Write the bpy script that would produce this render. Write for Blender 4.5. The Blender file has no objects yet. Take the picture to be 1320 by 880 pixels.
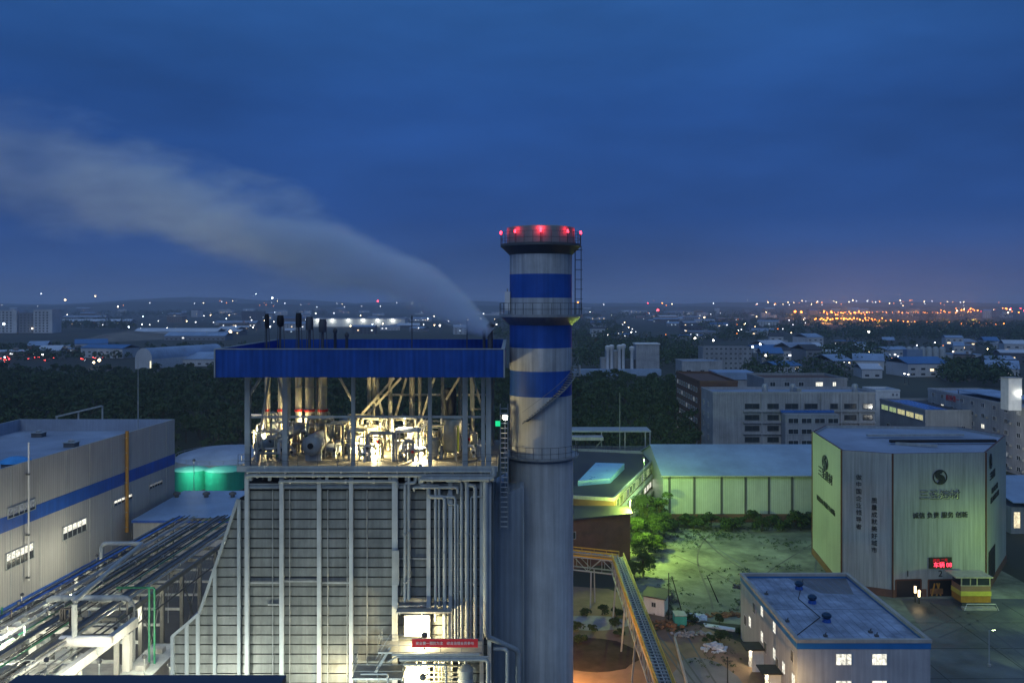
import bpy, bmesh, math, random
import numpy as np
from mathutils import Vector, Matrix
R = math.radians
random.seed(7)
rng = np.random.default_rng(7)
sc = bpy.context.scene
C = sc.collection

# ---------------------------------------------------------------- camera
F, CX, HY, H = 1100.0, 660.0, 392.0, 50.0        # focal length in photo pixels, centre, horizon row, eye height
cam = bpy.data.cameras.new('camera')
cam.sensor_width = 36; cam.lens = 36 * F / 1320
cam.shift_y = (HY - 440) / 1320
cam.clip_start = 0.5; cam.clip_end = 60000
co = bpy.data.objects.new('camera', cam); C.objects.link(co)
co.location = (0, 0, H); co.rotation_euler = (R(90), 0, 0)
sc.camera = co

def srgb(r, g, b):
    f = lambda c: c / 12.92 if c <= .04045 else ((c + .055) / 1.055) ** 2.4
    return (f(r / 255), f(g / 255), f(b / 255), 1)

# ---------------------------------------------------------------- sky and light
SUN_EL, SUN_ROT = 38, 200
w = bpy.data.worlds.new('World'); sc.world = w; w.use_nodes = True
nt = w.node_tree; nt.nodes.clear()
def N(t, **k):
    n = nt.nodes.new(t)
    for a, b in k.items(): setattr(n, a, b)
    return n
out = N('ShaderNodeOutputWorld'); bg = N('ShaderNodeBackground')
tc = N('ShaderNodeTexCoord'); sep = N('ShaderNodeSeparateXYZ')
nt.links.new(tc.outputs['Generated'], sep.inputs[0])
ramp = N('ShaderNodeValToRGB')
nt.links.new(sep.outputs['Z'], ramp.inputs[0])
e = ramp.color_ramp.elements
e[0].position = 0.0; e[0].color = srgb(64, 84, 128)
e[1].position = 1.0; e[1].color = srgb(104, 136, 180)
for p, c in ((.035, srgb(48, 76, 128)), (.10, srgb(35, 69, 129)), (.22, srgb(34, 73, 136)), (.36, srgb(40, 84, 144)), (.55, srgb(84, 116, 166))):
    x = e.new(p); x.color = c
# low stratus, stretched along the horizon
mp = N('ShaderNodeMapping'); mp.inputs['Scale'].default_value = (1.0, 1.0, 3.6)
nt.links.new(tc.outputs['Generated'], mp.inputs[0])
nz = N('ShaderNodeTexNoise'); nz.inputs['Scale'].default_value = 2.1; nz.inputs['Detail'].default_value = 6; nz.inputs['Roughness'].default_value = .55
nt.links.new(mp.outputs[0], nz.inputs['Vector'])
mr = N('ShaderNodeMapRange'); mr.inputs[1].default_value = .32; mr.inputs[2].default_value = .70; mr.inputs[3].default_value = .74; mr.inputs[4].default_value = 1.22
nt.links.new(nz.outputs[0], mr.inputs[0])
mul = N('ShaderNodeMixRGB', blend_type='MULTIPLY'); mul.inputs[0].default_value = 1
nt.links.new(ramp.outputs[0], mul.inputs[1]); nt.links.new(mr.outputs[0], mul.inputs[2])
# faint town glow low on the right
g1 = N('ShaderNodeMapRange'); g1.inputs[1].default_value = .10; g1.inputs[2].default_value = 0; g1.inputs[3].default_value = 0; g1.inputs[4].default_value = 1
nt.links.new(sep.outputs['Z'], g1.inputs[0])
g2 = N('ShaderNodeMapRange'); g2.inputs[1].default_value = -.05; g2.inputs[2].default_value = .5
nt.links.new(sep.outputs['X'], g2.inputs[0])
g3 = N('ShaderNodeMath', operation='MULTIPLY'); nt.links.new(g1.outputs[0], g3.inputs[0]); nt.links.new(g2.outputs[0], g3.inputs[1])
g4 = N('ShaderNodeMath', operation='MULTIPLY'); nt.links.new(g3.outputs[0], g4.inputs[0]); g4.inputs[1].default_value = .14
mx = N('ShaderNodeMixRGB'); nt.links.new(g4.outputs[0], mx.inputs[0]); nt.links.new(mul.outputs[0], mx.inputs[1]); mx.inputs[2].default_value = srgb(92, 84, 124)
# twilight sky texture adds its own blue
sky = N('ShaderNodeTexSky'); sky.sky_type = 'NISHITA'; sky.sun_disc = False
sky.sun_elevation = R(-4); sky.sun_rotation = R(SUN_ROT); sky.air_density = 1.5; sky.ozone_density = 4
sa = N('ShaderNodeMixRGB', blend_type='ADD'); sa.inputs[0].default_value = .02
nt.links.new(mx.outputs[0], sa.inputs[1]); nt.links.new(sky.outputs[0], sa.inputs[2])
nt.links.new(sa.outputs[0], bg.inputs[0]); bg.inputs[1].default_value = 1.15
nt.links.new(bg.outputs[0], out.inputs[0])

sl = bpy.data.lights.new('sun', 'SUN'); sl.energy = .52; sl.angle = R(35); sl.color = (.76, .90, 1.0)
so = bpy.data.objects.new('sun', sl); C.objects.link(so)
so.rotation_euler = (R(52), 0, R(-14))          # soft last daylight, from behind the camera and to the left
sc.view_settings.view_transform = 'Standard'; sc.view_settings.look = 'None'
sc.view_settings.exposure = 0; sc.view_settings.gamma = 1; sc.view_settings.use_curve_mapping = False
sc.render.engine = 'CYCLES'
cy = sc.cycles
cy.use_denoising = True
cy.max_bounces = 6; cy.diffuse_bounces = 2; cy.glossy_bounces = 2; cy.volume_bounces = 4; cy.transmission_bounces = 3
cy.sample_clamp_indirect = 3; cy.caustics_reflective = False; cy.caustics_refractive = False
cy.use_light_tree = True
cy.volume_step_rate = 1.0; cy.volume_max_steps = 128

# ---------------------------------------------------------------- helpers
def wx(px, D): return (px - CX) * D / F
def wz(py, D): return H - (py - HY) * D / F
def gd(py, z=0): return (H - z) * F / (py - HY)
def P(px, py, D): return Vector((wx(px, D), D, wz(py, D)))

def ntree(m):
    m.use_nodes = True; t = m.node_tree; t.nodes.clear(); return t
def mat(name, col, rough=.75, metal=0, var=.18, scale=.6, streak=0, bump=0, corr=None, period=.3, emit=None, spec=.3):
    m = bpy.data.materials.new(name); t = ntree(m); n = t.nodes; l = t.links
    o = n.new('ShaderNodeOutputMaterial'); b = n.new('ShaderNodeBsdfPrincipled'); l.new(b.outputs[0], o.inputs[0])
    b.inputs['Roughness'].default_value = rough; b.inputs['Metallic'].default_value = metal
    b.inputs['Specular IOR Level'].default_value = spec
    c = n.new('ShaderNodeTexCoord')
    def noise(sx, sy, sz, det=4, src=c.outputs['Object']):
        mpn = n.new('ShaderNodeMapping'); mpn.inputs['Scale'].default_value = (sx, sy, sz)
        l.new(src, mpn.inputs[0])
        z = n.new('ShaderNodeTexNoise'); z.inputs['Scale'].default_value = 1; z.inputs['Detail'].default_value = det
        z.inputs['Roughness'].default_value = .65
        l.new(mpn.outputs[0], z.inputs['Vector'])
        r_ = n.new('ShaderNodeMapRange'); r_.inputs[1].default_value = .3; r_.inputs[2].default_value = .7
        l.new(z.outputs[0], r_.inputs[0]); return r_.outputs[0]
    a = n.new('ShaderNodeMixRGB')
    a.inputs[1].default_value = tuple(x * (1 - var) for x in col[:3]) + (1,)
    a.inputs[2].default_value = tuple(min(1, x * (1 + var)) for x in col[:3]) + (1,)
    nn = noise(scale, scale, scale); l.new(nn, a.inputs[0]); last = a.outputs[0]
    if streak:
        s = n.new('ShaderNodeMixRGB', ); s.blend_type = 'MULTIPLY'
        sn = noise(2.2, 2.2, .09, 5)
        q = n.new('ShaderNodeMapRange'); q.inputs[3].default_value = 1 - streak; q.inputs[4].default_value = 1
        l.new(sn, q.inputs[0]); s.inputs[0].default_value = 1; l.new(last, s.inputs[1]); l.new(q.outputs[0], s.inputs[2]); last = s.outputs[0]
    big = n.new('ShaderNodeMapRange'); big.inputs[3].default_value = 1 - var * .9; big.inputs[4].default_value = 1
    l.new(noise(scale * .17, scale * .17, scale * .17, 5), big.inputs[0]); bm2 = n.new('ShaderNodeMixRGB'); bm2.blend_type = 'MULTIPLY'; bm2.inputs[0].default_value = 1
    l.new(last, bm2.inputs[1]); l.new(big.outputs[0], bm2.inputs[2]); last = bm2.outputs[0]
    l.new(last, b.inputs['Base Color'])
    rr = n.new('ShaderNodeMapRange'); rr.inputs[3].default_value = max(.05, rough - .12); rr.inputs[4].default_value = min(1, rough + .12)
    l.new(nn, rr.inputs[0]); l.new(rr.outputs[0], b.inputs['Roughness'])
    hsrc = None
    if corr:
        wv = n.new('ShaderNodeTexWave'); wv.wave_type = 'BANDS'; wv.bands_direction = corr; wv.inputs['Scale'].default_value = .314 / period
        l.new(c.outputs['Object'], wv.inputs[0]); hsrc = wv.outputs['Fac']; bump = bump or .5
        dk = n.new('ShaderNodeMixRGB'); dk.blend_type = 'MULTIPLY'; dk.inputs[0].default_value = .05 if period >= .7 else .14
        l.new(last, dk.inputs[1]); l.new(wv.outputs['Fac'], dk.inputs[2]); l.new(dk.outputs[0], b.inputs['Base Color'])
    elif bump:
        hsrc = noise(scale * 8, scale * 8, scale * 8, 6)
    if hsrc is not None:
        bp = n.new('ShaderNodeBump'); bp.inputs['Strength'].default_value = bump; bp.inputs['Distance'].default_value = .05
        l.new(hsrc, bp.inputs['Height']); l.new(bp.outputs[0], b.inputs['Normal'])
    if emit:
        b.inputs['Emission Color'].default_value = emit[0]; b.inputs['Emission Strength'].default_value = emit[1]
    return m
def glow(name, col, s, sample=False):
    m = bpy.data.materials.new(name); t = ntree(m)
    o = t.nodes.new('ShaderNodeOutputMaterial'); e_ = t.nodes.new('ShaderNodeEmission')
    e_.inputs[0].default_value = tuple(col[:3]) + (1,); e_.inputs[1].default_value = s
    t.links.new(e_.outputs[0], o.inputs[0])
    if not sample: m.cycles.emission_sampling = 'NONE'
    return m
def lit_glass(name, col, s):
    # a lit window: uneven room light seen through the pane
    m = bpy.data.materials.new(name); t = ntree(m); n = t.nodes; l = t.links
    o = n.new('ShaderNodeOutputMaterial'); e_ = n.new('ShaderNodeEmission'); c = n.new('ShaderNodeTexCoord')
    z = n.new('ShaderNodeTexNoise'); z.inputs['Scale'].default_value = 2.6; z.inputs['Detail'].default_value = 4; l.new(c.outputs['Object'], z.inputs['Vector'])
    q = n.new('ShaderNodeMapRange'); q.inputs[1].default_value = .3; q.inputs[2].default_value = .7; q.inputs[3].default_value = s * .32; q.inputs[4].default_value = s * 1.2
    l.new(z.outputs[0], q.inputs[0]); l.new(q.outputs[0], e_.inputs[1]); e_.inputs[0].default_value = tuple(col[:3]) + (1,)
    l.new(e_.outputs[0], o.inputs[0]); m.cycles.emission_sampling = 'NONE'; return m

class MB:
    def __init__(s): s.v = []; s.f = []; s.m = []; s.mats = []
    def mi(s, m):
        if m not in s.mats: s.mats.append(m)
        return s.mats.index(m)
    def poly(s, pts, m):
        i = len(s.v); s.v += [tuple(p) for p in pts]; s.f.append(tuple(range(i, i + len(pts)))); s.m.append(s.mi(m))
    def hull8(s, p, m):
        i = len(s.v); s.v += [tuple(q) for q in p]; k = s.mi(m)
        for f in ((0, 3, 2, 1), (4, 5, 6, 7), (0, 1, 5, 4), (1, 2, 6, 5), (2, 3, 7, 6), (3, 0, 4, 7)):
            s.f.append(tuple(i + a for a in f)); s.m.append(k)
    def box(s, x0, x1, y0, y1, z0, z1, m):
        s.hull8([(x0, y0, z0), (x1, y0, z0), (x1, y1, z0), (x0, y1, z0), (x0, y0, z1), (x1, y0, z1), (x1, y1, z1), (x0, y1, z1)], m); return s
    def beam(s, a, b, w_, h_, m):
        a = Vector(a); b = Vector(b); d = (b - a).normalized()
        up = Vector((0, 0, 1)) if abs(d.z) < .95 else Vector((0, 1, 0))
        u = d.cross(up).normalized() * w_ / 2; v = u.cross(d).normalized() * h_ / 2
        s.hull8([a - u - v, a + u - v, a + u + v, a - u + v, b - u - v, b + u - v, b + u + v, b - u + v], m); return s
    def hbeam(s, a, b, w_, m):      # H-section
        a = Vector(a); b = Vector(b); d = (b - a).normalized()
        up = Vector((0, 0, 1)) if abs(d.z) < .95 else Vector((0, 1, 0))
        u = d.cross(up).normalized(); v = u.cross(d).normalized()
        for q in (-1, 1): s.beam(a + v * q * w_ * .44, b + v * q * w_ * .44, w_, w_ * .12, m) if abs(d.z) < .95 else s.hull8(
            [a + u * (-w_ / 2) + v * (q * w_ * .44 - w_ * .06), a + u * (w_ / 2) + v * (q * w_ * .44 - w_ * .06), a + u * (w_ / 2) + v * (q * w_ * .44 + w_ * .06), a + u * (-w_ / 2) + v * (q * w_ * .44 + w_ * .06),
             b + u * (-w_ / 2) + v * (q * w_ * .44 - w_ * .06), b + u * (w_ / 2) + v * (q * w_ * .44 - w_ * .06), b + u * (w_ / 2) + v * (q * w_ * .44 + w_ * .06), b + u * (-w_ / 2) + v * (q * w_ * .44 + w_ * .06)], m)
        s.beam(a, b, w_ * .12, w_ * .76, m) if abs(d.z) < .95 else s.hull8(
            [a - u * w_ * .06 - v * w_ * .38, a + u * w_ * .06 - v * w_ * .38, a + u * w_ * .06 + v * w_ * .38, a - u * w_ * .06 + v * w_ * .38,
             b - u * w_ * .06 - v * w_ * .38, b + u * w_ * .06 - v * w_ * .38, b + u * w_ * .06 + v * w_ * .38, b - u * w_ * .06 + v * w_ * .38], m)
        return s
    def tube(s, pts, r, m, n=8, cap=True):
        pts = [Vector(p) for p in pts]; k = s.mi(m); rings = []
        for j, p in enumerate(pts):
            d = (pts[min(j + 1, len(pts) - 1)] - pts[max(j - 1, 0)]).normalized()
            up = Vector((0, 0, 1)) if abs(d.z) < .9 else Vector((0, 1, 0))
            u = d.cross(up).normalized(); v = u.cross(d)
            rr = r[j] if isinstance(r, (list, tuple)) else r
            i = len(s.v); rings.append(i)
            for q in range(n):
                a = 2 * math.pi * q / n
                s.v.append(tuple(p + u * math.cos(a) * rr + v * math.sin(a) * rr))
        for i, j in zip(rings, rings[1:]):
            for q in range(n):
                s.f.append((i + q, i + (q + 1) % n, j + (q + 1) % n, j + q)); s.m.append(k)
        if cap:
            s.f.append(tuple(range(rings[0], rings[0] + n))[::-1]); s.m.append(k)
            s.f.append(tuple(range(rings[-1], rings[-1] + n))); s.m.append(k)
        return s
    def pipe(s, pts, r, m, n=8, bend=None):        # polyline with rounded elbows and flanges
        pts = [Vector(p) for p in pts]; bend = bend or r * 2.2; o = [pts[0]]
        for a, b, c in zip(pts, pts[1:], pts[2:]):
            d0 = (a - b); d1 = (c - b); q = min(bend, d0.length * .45, d1.length * .45)
            p0 = b + d0.normalized() * q; p1 = b + d1.normalized() * q
            for t in (0, .25, .5, .75, 1): o.append(p0.lerp(b, t).lerp(b.lerp(p1, t), t))
        o.append(pts[-1]); s.tube(o, r, m, n)
        return s
    def lathe(s, c, prof, m, n=24, ms=None, axis=None):   # prof = [(r,z),...]; smooth ring stack
        c = Vector(c); rings = []
        if axis is not None:
            ax = Vector(axis).normalized(); up = Vector((0, 0, 1)) if abs(ax.z) < .9 else Vector((0, 1, 0)); u = ax.cross(up).normalized(); v = u.cross(ax)
        for r_, z in prof:
            rings.append(len(s.v))
            for q in range(n):
                a = 2 * math.pi * q / n
                if axis is None: s.v.append((c.x + math.cos(a) * r_, c.y + math.sin(a) * r_, c.z + z))
                else: s.v.append(tuple(c + u * math.cos(a) * r_ + v * math.sin(a) * r_ + ax * z))
        for t, (i, j) in enumerate(zip(rings, rings[1:])):
            k = s.mi(ms[t] if ms else m)
            for q in range(n):
                s.f.append((i + q, i + (q + 1) % n, j + (q + 1) % n, j + q)); s.m.append(k)
        k = s.mi(ms[-1] if ms else m)
        if prof[-1][0] > .01: s.f.append(tuple(range(rings[-1], rings[-1] + n))); s.m.append(k)
        if prof[0][0] > .01: s.f.append(tuple(range(rings[0], rings[0] + n))[::-1]); s.m.append(s.mi(ms[0] if ms else m))
        return s
    def prism(s, poly, z0, z1, m, top=None):
        n = len(poly); i = len(s.v); k = s.mi(m)
        s.v += [(x, y, z0) for x, y in poly] + [(x, y, z1) for x, y in poly]
        for q in range(n): s.f.append((i + q, i + (q + 1) % n, i + n + (q + 1) % n, i + n + q)); s.m.append(k)
        s.f.append(tuple(range(i + n, i + 2 * n))); s.m.append(s.mi(top or m)); s.f.append(tuple(range(i, i + n))[::-1]); s.m.append(k)
        return s
    def build(s, name, parent=None, origin=None, smooth=False, label=None, fixn=False):
        if parent is not None: org = Vector(parent.get('_o', (0, 0, 0)))
        else:
            if origin is None:
                a = np.array(s.v); origin = ((a[:, 0].min() + a[:, 0].max()) / 2, (a[:, 1].min() + a[:, 1].max()) / 2, a[:, 2].min())
            org = Vector(origin)
        me = bpy.data.meshes.new(name)
        me.from_pydata([(x - org.x, y - org.y, z - org.z) for x, y, z in s.v], [], s.f)
        for m in s.mats: me.materials.append(m)
        me.polygons.foreach_set('material_index', s.m)
        if smooth:
            me.polygons.foreach_set('use_smooth', [True] * len(s.f))
            try: me.set_sharp_from_angle(angle=R(40))
            except Exception: pass
        me.update()
        if fixn:
            bm_ = bmesh.new(); bm_.from_mesh(me); bmesh.ops.recalc_face_normals(bm_, faces=bm_.faces); bm_.to_mesh(me); bm_.free()
        o = bpy.data.objects.new(name, me); C.objects.link(o)
        if parent is not None: o.parent = parent
        else: o.location = org
        OO[o.name] = tuple(org); o['_o'] = tuple(org)
        if label: o['label'] = label
        return o
OO = {}
def tag(o, label, cat, group=None, kind=None):
    if label: o['label'] = label
    if cat: o['category'] = cat
    if group: o['group'] = group
    if kind: o['kind'] = kind
    return o
def thing(name, label, cat, loc=(0, 0, 0), group=None):
    o = bpy.data.objects.new(name, None); C.objects.link(o); o.empty_display_size = .5
    o.location = loc; o['_o'] = tuple(loc); return tag(o, label, cat, group)
def struct(name, mb, **k):
    o = mb.build(name, **k); o['kind'] = 'structure'; return o
def dup(root, loc, label=None, group=None):
    r_ = root.copy(); C.objects.link(r_); r_.location = loc
    if label: r_['label'] = label
    if group: r_['group'] = group
    for ch in list(root.children):
        c = ch.copy(); C.objects.link(c); c.parent = r_
        for g in ch.children:
            d = g.copy(); C.objects.link(d); d.parent = c
    return r_
def light(parent, pos, energy, col, radius=.15, spot=None, size=R(110)):
    l_ = bpy.data.lights.new('lamp_light', 'SPOT' if spot is not None else 'POINT')
    l_.energy = energy; l_.color = col; l_.shadow_soft_size = radius
    o = bpy.data.objects.new('lamp_light', l_); C.objects.link(o)
    org = Vector(parent['_o']) if parent is not None else Vector((0, 0, 0))
    o.location = Vector(pos) - org
    if parent is not None: o.parent = parent
    if spot is not None:
        l_.spot_size = size; l_.spot_blend = .6
        o.rotation_euler = (Vector(spot) - Vector(pos)).to_track_quat('-Z', 'Y').to_euler()
    return o
def text(s, pos, u, size, m, parent, name='lettering', vertical=False, ext=.03, align='CENTER', sx=1):
    cu = bpy.data.curves.new('txt', 'FONT'); cu.body = s if not vertical else '\n'.join(s)
    cu.size = size; cu.extrude = ext; cu.align_x = align; cu.align_y = 'CENTER'
    if vertical: cu.space_line = vertical
    t = bpy.data.objects.new('txt', cu); C.objects.link(t)
    bpy.context.view_layer.update()
    me = bpy.data.meshes.new_from_object(t.evaluated_get(bpy.context.evaluated_depsgraph_get()))
    bpy.data.objects.remove(t)
    me.materials.clear(); me.materials.append(m)
    u = Vector(u).normalized(); z = Vector((0, 0, 1)); n = u.cross(z)
    M_ = Matrix((( u.x * sx, z.x, n.x), (u.y * sx, z.y, n.y), (u.z * sx, z.z, n.z))).to_4x4()
    org = Vector(parent['_o'])
    me.transform(Matrix.Translation(Vector(pos) - org) @ M_)
    o = bpy.data.objects.new(name, me); C.objects.link(o); o.parent = parent; return o

# ---------------------------------------------------------------- materials
G = dict(
 steel=mat('galvanised_steel', (.40, .42, .42), .5, .35, .2, .8, streak=.25),
 steel2=mat('grey_painted_steel', (.36, .40, .41), .55, 0, .15, .5, streak=.25),
 cream=mat('insulation_jacket', (.58, .55, .42), .42, .3, .18, 1.2, streak=.2),
 panel=mat('casing_panel_sheet', (.27, .285, .265), .5, .15, .22, .35, streak=.42, bump=.15),
 dark=mat('dark_gap', (.03, .03, .03), .9),  # near-black backing paints shade into the cladding gaps
 blackm=mat('black_metal', (.02, .02, .022), .6),
 darkgrey=mat('dark_grey_metal', (.10, .11, .12), .6, .3),
 blue=mat('blue_fascia', (.018, .10, .46), .45, 0, .2, .35, streak=.38, corr='X', period=.45, bump=.2),
 bluep=mat('blue_paint_band', (.020, .10, .44), .55, 0, .2, .4, streak=.35),
 stack=mat('stack_concrete_paint', (.62, .64, .63), .7, 0, .14, .25, streak=.38, bump=.15),
 stackw=mat('stack_white_band', (.52, .56, .59), .6, 0, .2, .4, streak=.55),
 duct=mat('duct_grey_paint', (.36, .42, .48), .6, .1, .15, .15, streak=.3, corr='X', period=.5, bump=.3),
 white=mat('white_paint', (.72, .73, .72), .6, 0, .1, .6, streak=.15),
 whitem=mat('white_wall_render', (.44, .45, .46), .85, 0, .22, .15, streak=.4, bump=.1),
 greyw=mat('grey_wall_render', (.34, .36, .38), .85, 0, .16, .12, streak=.3, bump=.1),
 hall=mat('hall_cladding', (.40, .41, .41), .55, .1, .12, .06, streak=.22, corr='Y', period=.6, bump=.25),
 roofb=mat('pale_blue_roof', (.27, .38, .54), .6, 0, .24, .09, streak=.1, bump=.1),
 roofg=mat('grey_roof_membrane', (.26, .32, .42), .7, 0, .26, .09, bump=.2),
 roofd=mat('dark_roof', (.05, .055, .065), .8, 0, .3, .12),
 roofr=mat('brown_roof', (.12, .07, .055), .85, 0, .2, .2),
 brick=mat('brown_brick', (.15, .085, .06), .9, 0, .25, .35, bump=.3),
 conc=mat('concrete', (.36, .36, .34), .85, 0, .2, .35, streak=.15, bump=.2),
 yellow=mat('yellow_paint', (.60, .36, .04), .5, 0, .15, .8),
 orange=mat('orange_ochre_paint', (.42, .22, .04), .5, 0, .15, .8, streak=.2),
 green=mat('green_paint', (.03, .28, .16), .5, 0, .15, .4),
 greenp=mat('dark_green_pipe', (.02, .16, .09), .5, 0, .15, .8),
 tankg=mat('green_tank_shell', (.02, .42, .26), .45, 0, .15, .3, streak=.2),
 tanktop=mat('tank_top', (.10, .42, .32), .5, 0, .1, .3),
 red=mat('red_paint', (.55, .03, .03), .5, 0, .1, .8),
 banner=mat('red_banner_cloth', (.62, .03, .04), .8, 0, .12, 1.5),
 brownt=mat('brown_trim', (.10, .045, .03), .6),
 shedp=mat('pale_shed_panel', (.48, .56, .50), .55, 0, .1, .2, streak=.15, corr='X', period=.5, bump=.25),
 silo=mat('silo_cladding', (.40, .45, .44), .5, .05, .12, .07, streak=.4, corr='X', period=.9, bump=.08),
 siloy=mat('silo_cladding_side', (.40, .45, .44), .5, .05, .12, .07, streak=.25, corr='Y', period=.9, bump=.08),
 glass=mat('dark_window_glass', (.03, .04, .05), .12, 0, .2, .5, spec=.8),
 frame=mat('window_frame', (.45, .47, .48), .5),
 solar=mat('blue_solar_sheet', (.04, .14, .42), .25, 0, .1, .4, spec=.6),
 letter=mat('dark_lettering', (.02, .025, .025), .5),
 chrome=mat('bright_metal_lettering', (.85, .85, .82), .18, .9, .05, 1),
 bark=mat('bark', (.06, .045, .03), .9),
 wood=mat('planks', (.25, .13, .06), .9, 0, .3, .8),
 tarp=mat('pale_tarpaulin', (.50, .56, .64), .6, 0, .2, .5),
 far=mat('far_building_wall', (.30, .32, .35), .85, 0, .25, .02),
 fard=mat('far_dark_wall', (.10, .11, .12), .85, 0, .25, .02),
)
def leafmat(name, c, c2):
    m = bpy.data.materials.new(name); t = ntree(m); n = t.nodes; l = t.links
    o = n.new('ShaderNodeOutputMaterial'); b = n.new('ShaderNodeBsdfPrincipled'); l.new(b.outputs[0], o.inputs[0])
    g = n.new('ShaderNodeNewGeometry'); z = n.new('ShaderNodeTexNoise'); z.inputs['Scale'].default_value = .35; z.inputs['Detail'].default_value = 3
    tcx = n.new('ShaderNodeTexCoord'); l.new(tcx.outputs['Object'], z.inputs['Vector'])
    a = n.new('ShaderNodeMixRGB'); a.inputs[1].default_value = (*c, 1); a.inputs[2].default_value = (*c2, 1)
    s_ = n.new('ShaderNodeMath'); s_.operation = 'ADD'; s2 = n.new('ShaderNodeMath'); s2.operation = 'MULTIPLY'; s2.inputs[1].default_value = .55
    l.new(g.outputs['Random Per Island'], s2.inputs[0]); l.new(s2.outputs[0], s_.inputs[0])
    s3 = n.new('ShaderNodeMapRange'); s3.inputs[1].default_value = .3; s3.inputs[2].default_value = .7; s3.inputs[4].default_value = .5
    l.new(z.outputs[0], s3.inputs[0]); l.new(s3.outputs[0], s_.inputs[1]); l.new(s_.outputs[0], a.inputs[0]); l.new(a.outputs[0], b.inputs['Base Color'])
    b.inputs['Roughness'].default_value = .75; b.inputs['Specular IOR Level'].default_value = .2
    return m
LEAF = leafmat('leaves', (.028, .055, .016), (.085, .14, .035))
LEAFD = leafmat('forest_leaves', (.012, .030, .012), (.05, .09, .03))

def leaves(clumps, per, size, m, name):
    """clumps: array (n,4)=x,y,z,r ; scatter small quads through the outer shell of every clump"""
    c = np.asarray(clumps, float); n = len(c); idx = np.repeat(np.arange(n), per); k = len(idx)
    d = rng.normal(size=(k, 3)); d /= np.linalg.norm(d, axis=1)[:, None]
    d[:, 2] = np.where(d[:, 2] < -.3, -d[:, 2], d[:, 2])
    rad = c[idx, 3] * (.55 + .5 * rng.random(k) ** .6)
    p = c[idx, :3] + d * rad[:, None] * np.array([1, 1, .8])
    nrm = d + rng.normal(size=(k, 3)) * .6; nrm /= np.linalg.norm(nrm, axis=1)[:, None]
    t = np.cross(nrm, rng.normal(size=(k, 3))); t /= np.linalg.norm(t, axis=1)[:, None]; b = np.cross(nrm, t)
    s = size * (.6 + .8 * rng.random(k)) if np.isscalar(size) else size[idx] * (.6 + .8 * rng.random(k)); s = s[:, None]
    v = np.stack([p - t * s * .6, p - b * s * .35, p + t * s * .6, p + b * s * .35], 1).reshape(-1, 3)
    me = bpy.data.meshes.new(name)
    me.vertices.add(k * 4); me.vertices.foreach_set('co', v.astype(np.float32).ravel())
    me.loops.add(k * 4); me.loops.foreach_set('vertex_index', np.arange(k * 4, dtype=np.int32))
    me.polygons.add(k); me.polygons.foreach_set('loop_start', np.arange(0, k * 4, 4, dtype=np.int32)); me.polygons.foreach_set('loop_total', np.full(k, 4, dtype=np.int32))
    me.materials.append(m); me.update(); me.validate()
    o = bpy.data.objects.new(name, me); C.objects.link(o); return o
def tree(x, y, h, r, label, cat='tree', group=None, name='broadleaf_tree', m=None, per=260, ls=.34):
    t = thing(name, label, cat, (x, y, 0), group)
    mb = MB(); lean = Vector((random.uniform(-.4, .4), random.uniform(-.4, .4), 0))
    top = Vector((x, y, h * .7)) + lean
    mb.tube([(x, y, 0), Vector((x, y, h * .35)) + lean * .5, top], [h * .03, h * .022, h * .01], G['bark'], 7)
    cl = []
    for i in range(11):
        a = random.uniform(0, 6.28); q = random.uniform(.15, .75) * r; zz = random.uniform(.32, .9) * h
        q *= 1.15 - .55 * abs(zz / h - .5) * 2
        cp = Vector((x + math.cos(a) * q, y + math.sin(a) * q, zz)); rr = r * random.uniform(.28, .5); cl.append((*(cp - Vector((x, y, 0))), rr))
        mb.tube([Vector((x, y, min(zz * .6, h * .5))) + lean * .5, cp], [h * .011, h * .004], G['bark'], 5)
    mb.build('trunk', t)
    o = leaves(cl, per, ls, m or LEAF, 'crown'); o.parent = t
    return t
def wins(par, p, u, us, zs, wm=None, wh=None, lit=None, name='window', d=.06, mull=1, fm=None):
    """separate window parts on a wall: p origin, u direction, outward normal = u x z; us=[(u0,u1)], zs=[(z0,z1)]"""
    p = Vector(p); u = Vector(u).normalized(); n = u.cross(Vector((0, 0, 1))); fm = fm or G['frame']
    for iz, (z0, z1) in enumerate(zs):
        for iu, (a, b) in enumerate(us):
            mb = MB(); gm = (lit(iu, iz) if lit else None) or G['glass']
            def bb(a_, b_, c_, d_, e0, e1, mm):
                q = [p + u * a_ + n * e0, p + u * b_ + n * e0, p + u * b_ + n * e1, p + u * a_ + n * e1]
                mb.hull8([Vector((t.x, t.y, c_)) for t in q] + [Vector((t.x, t.y, d_)) for t in q], mm)
            t_ = d * 1.2
            if d < .1:
                fr = mb; mb = MB(); bb(a + t_, b - t_, z0 + t_, z1 - t_, 0.005, d * .5, gm); pane = mb; mb = fr
            else: bb(a + t_, b - t_, z0 + t_, z1 - t_, 0.005, d * .5, gm); pane = None
            bb(a, a + t_, z0, z1, .004, d, fm); bb(b - t_, b, z0, z1, .004, d, fm)
            bb(a + t_, b - t_, z0, z0 + t_, .004, d * 1.4, fm); bb(a + t_, b - t_, z1 - t_, z1, .004, d, fm)
            for k in range(mull):
                c = a + (b - a) * (k + 1) / (mull + 1); bb(c - t_ * .3, c + t_ * .3, z0 + t_, z1 - t_, .004, d * .9, fm)
            fo = mb.build(name, par)
            if pane:
                po = pane.build('pane', par); po.parent = fo
WARM = lit_glass('lit_window_warm', (1, .85, .55), 1.3)
COOL = lit_glass('lit_window_white', (1, .97, .82), 1.5)
GREENW = lit_glass('lit_window_green', (.75, 1, .5), .5)
DIMW = lit_glass('dim_window', (.8, .9, 1), .22)
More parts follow.
